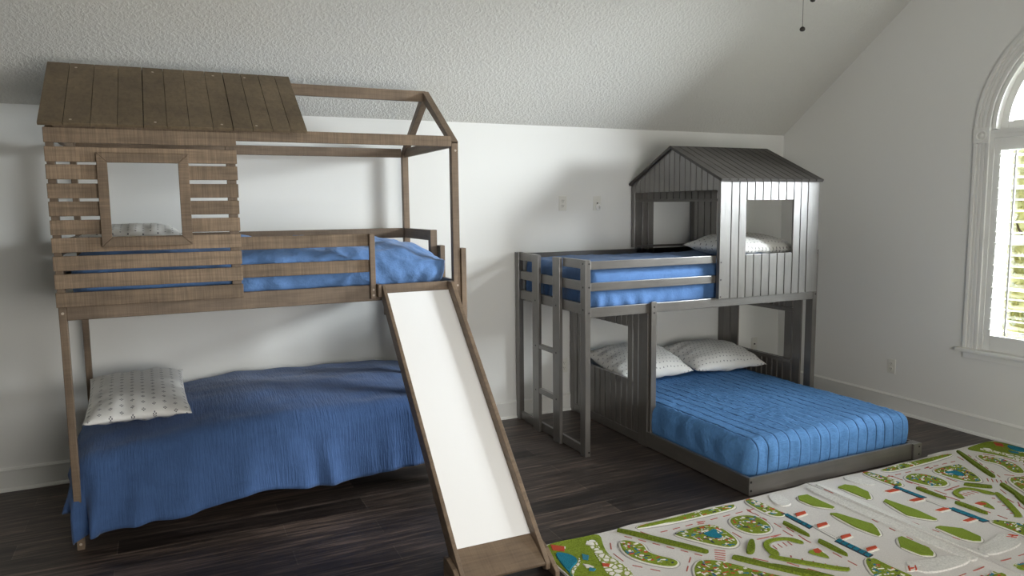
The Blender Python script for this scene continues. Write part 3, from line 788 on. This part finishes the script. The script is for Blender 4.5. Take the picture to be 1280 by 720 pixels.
tag(put(pillow('p', .70, .52, .22, 3.0, 'pillow_small'), (3.29, -.385, .425), (.24, 0.0, .03)), 'dotted white pillow on the blue quilt behind the slatted side wall', 'pillow', 'dotted pillows on the beds')
tag(put(pillow('p', .70, .52, .21, 4.5, 'pillow_small'), (4.01, -.40, .405), (.18, 0.02, -.03)), 'dotted white pillow in the far inner corner of the quilt-covered floor bed', 'pillow', 'dotted pillows on the beds')
tag(put(pillow('p', .66, .62, .22, 6.0, 'pillow_small'), (4.03, -.69, 1.312), (0.02, 0.03, 0.0)), 'dotted pillow inside the small grey playhouse on the upper berth', 'pillow', 'dotted pillows on the beds')

# ---------------------------------------------------------------- wall plates
def plate(loc, axis, kind, label, cat='outlet'):
    o = empty('wall_outlet' if kind == 'duplex' else 'cable_plate', loc)
    if axis == 'x': o.rotation_euler = (0, 0, PI / 2 * -1)
    tag(o, label, cat, 'white wall plates')
    def part(mb, name, mat, bevel=.0): 
        p = mb.build(name, mat, None, bevel); p.parent = o; return p
    part(MB().box(-.035, .035, -.006, 0, -.0575, .0575), 'plate', 'plate', .003)
    if kind == 'duplex':
        for z in (.020, -.020):
            r = part(MB().lathe((0, -.006, z), [(.0165, 0), (.0165, -.0025), (.015, -.003)], 20, 'y'), 'receptacle', 'plate')
            s = MB().box(-.0075, -.0055, -.0100, -.0088, z - .002, z + .008).box(.0055, .0075, -.0100, -.0088, z - .001, z + .007).lathe((0, -.0088, z - .008), [(.0026, 0), (.0026, -.0012)], 10, 'y')
            q = s.build('slot', 'slot', None, 0); q.parent = r
        part(MB().lathe((0, -.006, 0), [(.003, 0), (.003, -.0012)], 10, 'y'), 'screw', 'plate')
    else:
        part(MB().lathe((0, -.006, 0), [(.0055, 0), (.0055, -.010), (.004, -.010), (.004, -.004)], 14, 'y'), 'jack', 'slot')
        for z in (.045, -.045): part(MB().lathe((0, -.006, z), [(.003, 0), (.003, -.0012)], 10, 'y'), 'screw', 'plate')
    return o
plate((2.830, 0, 1.664), 'y', 'duplex', 'white duplex outlet high on the back wall between the two bunk beds')
cp = plate((3.144, 0, 1.662), 'y', 'cable', 'white cable plate with coiled white cable, high on the wall left of the playhouse', 'cable plate')
cb = MB()
ptsc = [Vector((.0 + .020 * math.cos(t * .5) * (1 - .02 * t), -.016 - .001 * t, -.030 + .022 * math.sin(t * .5))) for t in range(26)]
cb.tube([Vector((0, -.014, 0)), Vector((.006, -.020, -.008))] + ptsc, .0042, 8)
q = cb.build('coiled_cable', 'cable', None, 0, True); q.parent = cp
plate((4.833, 0, .366), 'y', 'cable', 'white cable plate low on the back wall, seen through the house bunk side window', 'cable plate')
plate((2.835, 0, .370), 'y', 'duplex', 'white duplex outlet low on the back wall behind the ladder of the grey bunk')
plate((XR, -1.198, .359), 'x', 'duplex', 'white duplex outlet on the right wall above the baseboard')

# ---------------------------------------------------------------- ceiling fan (only its pull chains reach into view)
FX, FY = 2.66, WY
fan = tag(empty('ceiling_fan', (FX, FY, ZP)), 'dark ceiling fan whose two pull chains hang in at the top', 'ceiling fan')
def fpart(mb, name, mat='fan', smooth=False): return mb.build(name, mat, fan, 0, smooth)
fpart(MB().lathe((FX, FY, ZP), [(.0, 0.0), (.075, -.02), (.07, -.07), (.03, -.11), (.0, -.11)], 24), 'canopy')
fpart(MB().cyl((FX, FY, ZP - .10), (FX, FY, 3.12), .013), 'downrod')
fpart(MB().lathe((FX, FY, 0), [(.0, 3.14), (.06, 3.12), (.13, 3.08), (.14, 3.0), (.11, 2.95), (.06, 2.93), (.055, 2.86), (.0, 2.85)], 28), 'motor_housing')
for k in range(5):
    a = 2 * PI * k / 5 + .3; c, s = math.cos(a), math.sin(a)
    bl_ = MB(); P = [(.14, -.03), (.22, -.06), (.62, -.075), (.66, -.05), (.66, .05), (.62, .075), (.22, .06), (.14, .03)]
    top = [(FX + x * c - y * s, FY + x * s + y * c, 3.02 + y * .18) for x, y in P]; n = len(P)
    bl_.add(top + [(x, y, z - .008) for x, y, z in top], [tuple(range(n)), tuple(range(2 * n - 1, n - 1, -1))] + [(i, (i + 1) % n, n + (i + 1) % n, n + i) for i in range(n)])
    fpart(bl_, 'blade')
def chain(x, y, zf, rf, hf):
    ch = MB().cyl((x, y, 2.90), (x, y, zf + hf), .0011, 6)
    z = 2.86
    o = ch.build('pull_chain', 'fan', fan, 0)
    fob = MB().lathe((x, y, zf), [(.0, -hf), (rf * .7, -hf * .8), (rf, -hf * .2), (rf * .85, hf * .5), (rf * .3, hf), (.0, hf)], 20)
    fob.build('fob', 'fan', o, 0, True)
chain(2.634, -2.56, 2.420, .0125, .011)
chain(2.692, -2.56, 2.560, .0135, .018)

# ---------------------------------------------------------------- two city play rugs, laid end to end in mirror image
RUG = {"poly":{"park":[[[1.72,0.025],[1.41,-0.011],[1.466,-0.126],[1.5,-0.224],[1.493,-0.347],[1.531,-0.527],[1.569,-0.581],[1.978,-0.379]]],"pond":[[[1.73,-0.098],[1.685,-0.114],[1.653,-0.17],[1.656,-0.223],[1.731,-0.27],[1.775,-0.329],[1.817,-0.385],[1.855,-0.328]],[[0.96,-0.243],[0.914,-0.241],[0.882,-0.226],[0.871,-0.25],[0.894,-0.276],[0.89,-0.316],[0.925,-0.335],[0.953,-0.302],[0.966,-0.265]]],"pebble":[[[1.521,-0.05],[1.467,-0.065],[1.506,-0.164],[1.499,-0.257],[1.487,-0.37],[1.507,-0.462],[1.617,-0.407],[1.58,-0.282],[1.551,-0.164]],[[1.636,-0.179],[1.642,-0.23],[1.724,-0.294],[1.764,-0.354],[1.785,-0.343],[1.733,-0.269],[1.667,-0.228]]],"red":[[[1.698,-0.017],[1.646,-0.067],[1.67,-0.11],[1.716,-0.071]],[[1.576,-0.284],[1.544,-0.31],[1.566,-0.335],[1.59,-0.315]],[[0.613,-0.609],[0.577,-0.611],[0.584,-0.646],[0.615,-0.657],[0.63,-0.641]],[[0.372,-0.272],[0.303,-0.272],[0.316,-0.3],[0.393,-0.306]],[[0.377,-0.418],[0.31,-0.419],[0.322,-0.445],[0.398,-0.45]],[[0.379,-0.566],[0.315,-0.568],[0.327,-0.592],[0.399,-0.595]],[[0.38,-0.713],[0.318,-0.716],[0.329,-0.739],[0.399,-0.74]],[[0.364,-0.918],[0.349,-0.921],[0.378,-0.95],[0.392,-0.947]],[[0.335,-0.928],[0.321,-0.931],[0.349,-0.96],[0.364,-0.957]],[[0.368,-0.93],[0.342,-0.939],[0.351,-0.947],[0.376,-0.939]]],"blue":[[[1.613,-0.167],[1.59,-0.201],[1.616,-0.236],[1.636,-0.216]],[[1.647,-0.295],[1.626,-0.322],[1.646,-0.337],[1.666,-0.319]]],"white":[[[1.659,-0.254],[1.635,-0.276],[1.626,-0.305],[1.662,-0.294]],[[1.522,-0.062],[1.497,-0.086],[1.524,-0.12],[1.547,-0.092]]],"hedge":[[[1.321,-0.019],[1.299,-0.022],[1.05,-0.402],[1.076,-0.419],[1.095,-0.405],[1.328,-0.039]],[[0.814,-0.403],[0.785,-0.409],[0.805,-0.446],[0.884,-0.519],[0.914,-0.5],[0.894,-0.474]],[[1.002,-0.496],[0.981,-0.497],[0.791,-0.79],[0.774,-0.834],[0.812,-0.81],[1.013,-0.514]],[[0.508,-0.32],[0.491,-0.326],[0.497,-0.495],[0.52,-0.503],[0.523,-0.337]],[[0.512,-0.548],[0.492,-0.554],[0.497,-0.719],[0.523,-0.73],[0.528,-0.57]],[[0.903,-0.629],[0.87,-0.645],[0.721,-0.836],[0.74,-0.852],[0.923,-0.65]],[[0.999,-0.495],[0.972,-0.498],[0.895,-0.633],[0.913,-0.652]]],"block":[[[1.389,-0.14],[1.347,-0.129],[1.3,-0.197],[1.297,-0.226],[1.326,-0.299],[1.246,-0.405],[1.26,-0.441],[1.307,-0.456],[1.395,-0.364],[1.433,-0.257]],[[1.098,-0.174],[0.883,-0.165],[0.827,-0.206],[0.847,-0.374],[0.908,-0.427],[0.966,-0.41],[1.077,-0.235]],[[1.229,-0.044],[1.115,-0.022],[0.57,-0.021],[0.58,-0.061],[0.653,-0.084],[1.209,-0.067]],[[0.741,-0.183],[0.678,-0.153],[0.58,-0.184],[0.573,-0.267],[0.603,-0.347],[0.664,-0.385],[0.75,-0.354],[0.771,-0.263]],[[1.244,-0.521],[1.191,-0.473],[1.147,-0.457],[1.065,-0.507],[0.969,-0.675],[0.914,-0.747],[0.966,-0.798],[1.301,-0.632]],[[0.493,-0.016],[0.439,-0.007],[0.422,-0.085],[0.417,-0.259],[0.471,-0.269],[0.508,-0.213]],[[0.484,-0.784],[0.422,-0.782],[0.428,-0.876],[0.407,-1.036],[0.592,-0.944]]],"grass":[[[0.794,-0.472],[0.731,-0.429],[0.613,-0.451],[0.576,-0.528],[0.602,-0.547],[0.629,-0.512],[0.638,-0.476],[0.718,-0.457],[0.771,-0.494],[0.76,-0.551],[0.8,-0.591],[0.829,-0.576]],[[0.832,-0.556],[0.792,-0.592],[0.614,-0.808],[0.591,-0.799],[0.611,-0.826],[0.649,-0.827],[0.856,-0.582]],[[0.663,-0.607],[0.584,-0.612],[0.591,-0.687],[0.61,-0.711]]],"field":[[[0.179,-0.108],[0.114,-0.118],[0.119,-0.308],[0.146,-0.318],[0.213,-0.245],[0.217,-0.152]],[[0.21,-0.355],[0.173,-0.368],[0.121,-0.546],[0.149,-0.597],[0.195,-0.651],[0.217,-0.652],[0.232,-0.53]],[[0.154,-0.708],[0.119,-0.708],[0.114,-0.846],[0.14,-0.889],[0.172,-0.907],[0.216,-0.878],[0.226,-0.778]]],"train":[[[0.432,-0.247],[0.403,-0.253],[0.405,-0.422],[0.439,-0.434]],[[0.44,-0.589],[0.4,-0.578],[0.401,-0.771],[0.439,-0.78]]],"rail":[[[0.413,-0.429],[0.392,-0.429],[0.397,-0.569],[0.426,-0.577]]],"shag":[[[0.291,-0.003],[0.242,-0.044],[0.279,-0.182],[0.377,-0.178],[0.354,-0.067]],[[0.346,-0.874],[0.265,-0.914],[0.088,-0.927],[0.024,-1.017],[0.256,-1.023],[0.366,-0.988]],[[0.026,-0.029],[-0.008,-0.07],[-0.003,-1.009],[0.039,-1.027],[0.072,-1.002],[0.071,-0.064]]]},"dash":[[[1.424,-0.123],[1.456,-0.181]],[[1.471,-0.223],[1.471,-0.306]],[[1.455,-0.355],[1.425,-0.39]],[[1.401,-0.418],[1.372,-0.453]],[[1.322,-0.092],[1.3,-0.127]],[[1.282,-0.155],[1.261,-0.189]],[[1.243,-0.216],[1.222,-0.249]],[[1.205,-0.276],[1.184,-0.308]],[[1.167,-0.334],[1.147,-0.366]],[[1.131,-0.392],[1.111,-0.423]],[[1.223,-0.087],[1.198,-0.144]],[[1.133,-0.131],[1.09,-0.131]],[[1.055,-0.13],[1.011,-0.129]],[[0.975,-0.129],[0.93,-0.128]],[[0.894,-0.127],[0.848,-0.127]],[[0.811,-0.126],[0.764,-0.125]],[[0.726,-0.125],[0.679,-0.124]],[[0.64,-0.123],[0.592,-0.122]],[[0.552,-0.122],[0.503,-0.121]],[[0.896,-0.118],[0.858,-0.125]],[[0.907,-0.139],[0.868,-0.144]],[[1.022,-0.401],[0.983,-0.434]],[[1.036,-0.419],[0.998,-0.452]],[[1.05,-0.437],[1.013,-0.469]],[[1.064,-0.454],[1.028,-0.486]],[[1.077,-0.472],[1.043,-0.503]],[[1.169,-0.411],[1.207,-0.447]],[[1.232,-0.471],[1.268,-0.506]],[[0.812,-0.292],[0.814,-0.359]],[[0.549,-0.107],[0.55,-0.141]],[[0.551,-0.169],[0.553,-0.202]],[[0.554,-0.229],[0.555,-0.262]],[[0.761,-0.405],[0.684,-0.41]],[[0.754,-0.407],[0.701,-0.41]],[[0.679,-0.412],[0.625,-0.415]],[[0.558,-0.213],[0.57,-0.296]],[[0.548,-0.304],[0.554,-0.358]],[[0.571,-0.386],[0.576,-0.456]],[[0.554,-0.496],[0.553,-0.548]],[[0.916,-0.543],[0.875,-0.599]],[[0.812,-0.699],[0.771,-0.734]],[[0.559,-0.123],[0.555,-0.171]],[[0.675,-0.423],[0.614,-0.415]],[[0.528,-0.369],[0.538,-0.426]],[[0.544,-0.463],[0.554,-0.518]],[[0.542,-0.667],[0.544,-0.72]],[[0.545,-0.754],[0.546,-0.804]],[[0.808,-0.644],[0.784,-0.695]],[[0.767,-0.728],[0.743,-0.777]],[[0.007,-0.113],[0.01,-0.178]],[[0.012,-0.255],[0.015,-0.316]],[[0.018,-0.388],[0.02,-0.446]],[[0.022,-0.514],[0.024,-0.568]],[[0.027,-0.633],[0.028,-0.684]],[[0.031,-0.745],[0.033,-0.793]],[[0.035,-0.851],[0.036,-0.897]],[[0.057,-0.383],[0.061,-0.425]],[[0.069,-0.499],[0.073,-0.538]],[[0.08,-0.608],[0.084,-0.645]],[[0.091,-0.712],[0.095,-0.747]],[[0.102,-0.81],[0.105,-0.844]],[[0.259,-1.071],[0.184,-1.069]],[[0.133,-1.068],[0.055,-1.067]],[[0.74,-0.602],[0.751,-0.616]],[[0.716,-0.647],[0.727,-0.661]],[[0.691,-0.688],[0.702,-0.701]],[[0.66,-0.729],[0.671,-0.742]],[[0.628,-0.766],[0.64,-0.779]],[[0.739,-0.488],[0.748,-0.526]],[[0.705,-0.486],[0.714,-0.524]],[[0.672,-0.485],[0.682,-0.523]],[[0.643,-0.488],[0.653,-0.526]]]}
def inside(p, poly):
    c = False; n = len(poly)
    for i in range(n):
        (x1, y1), (x2, y2) = poly[i], poly[(i + 1) % n]
        if (y1 > p[1]) != (y2 > p[1]) and p[0] < (x2 - x1) * (p[1] - y1) / (y2 - y1) + x1: c = not c
    return c
RM = ['rug_base', 'rug_shag', 'rug_rim', 'rug_grass', 'rug_hedge', 'rug_field', 'rug_pond', 'rug_red', 'rug_dash', 'rug_blue', 'rug_white', 'rug_dark', 'rug_pebble']
RI = {k: i for i, k in enumerate(RM)}
def make_rug(sign, xs, label):
    rnd = random.Random(11)
    UW, VH = 1.765, 1.23
    V0 = -2.068
    mb = MB()
    def lift(u, v):   # small waves where the rug does not lie quite flat
        return .006 * max(0, nz(u * 2.2 + 5, v * 2.2, sign)) + .010 * math.exp(-((v) / .10) ** 2) * max(0, nz(u * 4.5, 0, 2 + sign)) + .012 * math.exp(-(u / .05) ** 2)
    def pos(u, v, z): return (xs + sign * u, V0 + v, z + lift(u, v))
    def edge(u): return .012 * nz(u * 2.4, 3.0, sign) + (.018 if sign > 0 and u > 1.08 else 0)
    # base slab as a grid
    nu, nv = 60, 42; mb.cur = RI['rug_base']
    g = []
    for i in range(nu + 1):
        for j in range(nv + 1):
            u = UW * i / nu; f = j / nv
            v = edge(u) * (1 - f) - VH * f
            g.append(pos(u, v, .011))
    top = len(g)
    per = [i * (nv + 1) for i in range(nu + 1)] + [nu * (nv + 1) + j for j in range(1, nv + 1)] + [i * (nv + 1) + nv for i in range(nu - 1, -1, -1)] + [j for j in range(nv - 1, 0, -1)]
    g2 = g + [(g[k][0], g[k][1], max(.0005, g[k][2] - .0105)) for k in per]
    fs = [(i * (nv + 1) + j, (i + 1) * (nv + 1) + j, (i + 1) * (nv + 1) + j + 1, i * (nv + 1) + j + 1) for i in range(nu) for j in range(nv)]
    m = len(per); fs += [(per[k], per[(k + 1) % m], top + (k + 1) % m, top + k) for k in range(m)]
    mb.add(g2, fs)
    def clip(poly):
        return [(min(max(u, .006), UW - .006), max(min(v, edge(min(max(u, 0), UW)) - .006), -VH + .006)) for u, v in poly]
    def dense(poly, step=.05):
        out = []
        for (a, b), (c, d) in zip(poly, poly[1:] + poly[:1]):
            n = max(1, int(math.hypot(c - a, d - b) / step))
            out += [(a + (c - a) * k / n, b + (d - b) * k / n) for k in range(n)]
        return out
    def roundp(poly, it=2):
        for _ in range(it):
            out = []
            for (a, b), (c, d) in zip(poly, poly[1:] + poly[:1]): out += [(a * .75 + c * .25, b * .75 + d * .25), (a * .25 + c * .75, b * .25 + d * .75)]
            poly = out
        return poly
    cnt = [0]
    def isle(poly, mat, h0, h1, rnd_=True):
        cnt[0] += 1; h1 += (cnt[0] % 90) * 6e-6
        poly = clip(poly)
        if rnd_: poly = roundp(poly, 2)
        n = len(poly); mb.cur = RI[mat]
        cx = sum(p[0] for p in poly) / n; cy = sum(p[1] for p in poly) / n
        ins = []
        for i in range(n):
            (ax, ay), (bx, by) = poly[i - 1], poly[(i + 1) % n]
            tx, ty = bx - ax, by - ay; L = math.hypot(tx, ty) or 1
            ins.append((tx / L, ty / L))
        area_ = sum(poly[i - 1][0] * poly[i][1] - poly[i][0] * poly[i - 1][1] for i in range(n)) / 2
        sg = 1 if area_ > 0 else -1
        b_ = min(.0035, .2 * math.sqrt(abs(area_)))
        up = [(p[0] - t[1] * b_ * sg, p[1] + t[0] * b_ * sg) for p, t in zip(poly, ins)]
        vs = [pos(u, v, h0) for u, v in poly] + [pos(u, v, h1) for u, v in up]
        from_ = [Vector((p[0], p[1], 0)) for p in up]
        tr = tessellate_polygon([from_])
        mb.add(vs, [(i, (i + 1) % n, n + (i + 1) % n, n + i) for i in range(n)] + [tuple(n + k for k in t) for t in tr])
    def grow(poly, d):
        n = len(poly); a = sum(poly[i - 1][0] * poly[i][1] - poly[i][0] * poly[i - 1][1] for i in range(n)) / 2; sg = -1 if a > 0 else 1
        out = []
        for i in range(n):
            (ax, ay), (bx, by) = poly[i - 1], poly[(i + 1) % n]; L = math.hypot(bx - ax, by - ay) or 1
            out.append((poly[i][0] - (by - ay) / L * d * sg, poly[i][1] + (bx - ax) / L * d * sg))
        return out
    def bits(poly, dens, mats, s0=.010, s1=.028, h=.0190, ang=None):
        us = [p[0] for p in poly]; vs_ = [p[1] for p in poly]
        A = (max(us) - min(us)) * (max(vs_) - min(vs_))
        for _ in range(int(A * dens)):
            p = (rnd.uniform(min(us), max(us)), rnd.uniform(min(vs_), max(vs_)))
            if not inside(p, poly): continue
            a = (ang if ang is not None else rnd.choice((0, .5, PI / 2))) + rnd.uniform(-.2, .2); w, d = rnd.uniform(s0, s1), rnd.uniform(s0 * .5, s1 * .55)
            q = [(p[0] + x * math.cos(a) - y * math.sin(a), p[1] + x * math.sin(a) + y * math.cos(a)) for x, y in ((-w / 2, -d / 2), (w / 2, -d / 2), (w / 2, d / 2), (-w / 2, d / 2))]
            if all(inside(z, poly) for z in q): isle(q, rnd.choice(mats), .011, h + rnd.uniform(-.0005, .0008), False)
    mix_ = ['rug_red', 'rug_white', 'rug_blue', 'rug_white', 'rug_red', 'rug_pebble', 'rug_dark', 'rug_white']
    for poly in RUG['poly']['park']: isle(dense(poly, .08), 'rug_grass', .009, .0165)
    for poly in RUG['poly']['pebble']: isle(poly, 'rug_pebble', .010, .0175)
    for poly in RUG['poly']['block']:
        isle(grow(poly, .017), 'rug_rim', .009, .0125); isle(grow(poly, .010), 'rug_white', .009, .0150); isle(poly, 'rug_grass', .010, .0175)
        bits(clip(poly), 2300, mix_, .012, .034)
    isle([(.05, -1.10), (1.70, -1.10), (1.70, -1.20), (.05, -1.20)], 'rug_grass', .009, .0165)
    bits([(.06, -1.11), (1.69, -1.11), (1.69, -1.19), (.06, -1.19)], 4200, mix_, .012, .036)
    for poly in RUG['poly']['pond']: isle(poly, 'rug_pond', .010, .0212)
    for poly in RUG['poly']['grass']: isle(grow(poly, .006), 'rug_rim', .009, .0125); isle(poly, 'rug_grass', .010, .0180)
    for poly in RUG['poly']['field']: isle(grow(poly, .017), 'rug_rim', .009, .0122); isle(grow(poly, .011), 'rug_white', .009, .0150); isle(poly, 'rug_field', .010, .0195, False)
    for poly in RUG['poly']['hedge']: isle(poly, 'rug_hedge', .009, .024)
    for poly in RUG['poly']['shag']: isle(poly, 'rug_shag', .009, .0175)
    for poly in RUG['poly']['train']:
        isle(grow(poly, .005), 'rug_dark', .009, .0135, False)
        a, b, c, d = [Vector((p[0], p[1], 0)) for p in poly]
        for k in range(6):
            t0, t1 = k / 6 + .012, (k + 1) / 6 - .018
            for s0, s1 in ((.08, .46), (.54, .92)):
                q = []
                for t, s in ((t0, s0), (t1, s0), (t1, s1), (t0, s1)):
                    e0 = a.lerp(d, t); e1 = b.lerp(c, t); z = e0.lerp(e1, s); q.append((z.x, z.y))
                isle(q, 'rug_pond', .010, .0170, False)
    for poly in RUG['poly']['rail']: isle(poly, 'rug_rim', .009, .0130, False); isle(grow(poly, -.006), 'rug_white', .010, .0140, False)
    for poly in RUG['poly']['red']: isle(grow(poly, .010), 'rug_white', .009, .0150, False); isle(poly, 'rug_red', .010, .0190, False)
    for poly in RUG['poly']['white']: isle(poly, 'rug_white', .010, .0205, False)
    for poly in RUG['poly']['blue']: isle(poly, 'rug_blue', .010, .0205, False)
    for (a, b), (c, d) in RUG['dash']:
        if max(a, c) > UW - .01: continue
        L = math.hypot(c - a, d - b) or 1; w = .0042; nx_, ny_ = -(d - b) / L * w, (c - a) / L * w
        isle([(a + nx_, b + ny_), (c + nx_, d + ny_), (c - nx_, d - ny_), (a - nx_, b - ny_)], 'rug_dash', .010, .0132, False)
    o = mb.build('play_rug', RM, None, 0, False, (xs + sign * UW / 2, V0 - VH / 2, 0))
    return tag(o, label, 'rug', 'city play rugs')
make_rug(-1, 3.292, 'cream city-map play rug beside the foot of the slide')
make_rug(1, 3.300, 'cream city-map play rug reaching the right wall below the window')

# ---------------------------------------------------------------- outdoors seen through the window
struct(MB().box(XR + WT + .3, 60, -30, 40, -3.1, -3.0).build('lawn', 'lawn', None, 0))
def tree(x, y, h, r, seed):
    rd_ = random.Random(seed)
    t = tag(empty('tree', (x, y, -3)), 'pale yellow-green tree outside the arched window', 'tree', 'trees outside the window')
    tk = MB().cyl((x, y, -3), (x, y, h - r), .16, 10, .09)
    for k in range(5):
        a = k * 1.26; tk.cyl((x, y, h - r * 1.5), (x + r * .6 * math.cos(a), y + r * .6 * math.sin(a), h - r * .5), .05, 6, .02)
    tk.build('trunk', 'bark', t, 0)
    lf = MB()
    for _ in range(2600):
        d = Vector((rd_.gauss(0, 1), rd_.gauss(0, 1), rd_.gauss(0, 1))).normalized() * r * rd_.uniform(.45, 1.0) ** .6
        c = Vector((x, y, h - r)) + Vector((d.x, d.y, d.z * 1.25))
        u = Vector((rd_.gauss(0, 1), rd_.gauss(0, 1), rd_.gauss(0, 1))).normalized(); v = u.orthogonal().normalized(); s = rd_.uniform(.09, .2)
        lf.add([c - u * s, c + v * s * .5, c + u * s, c - v * s * .5], [(0, 1, 2, 3)])
    lf.build('foliage', 'leaf', t, 0)
for a in ((16, 3.4, 2.6, 1.9, 1), (21, 8.5, 3.0, 2.2, 2), (15, -4.5, 2.4, 1.8, 3), (25, 3.0, 3.0, 2.2, 4), (19, 14, 2.8, 2.0, 5)): tree(*a)
bpy.context.view_layer.update()
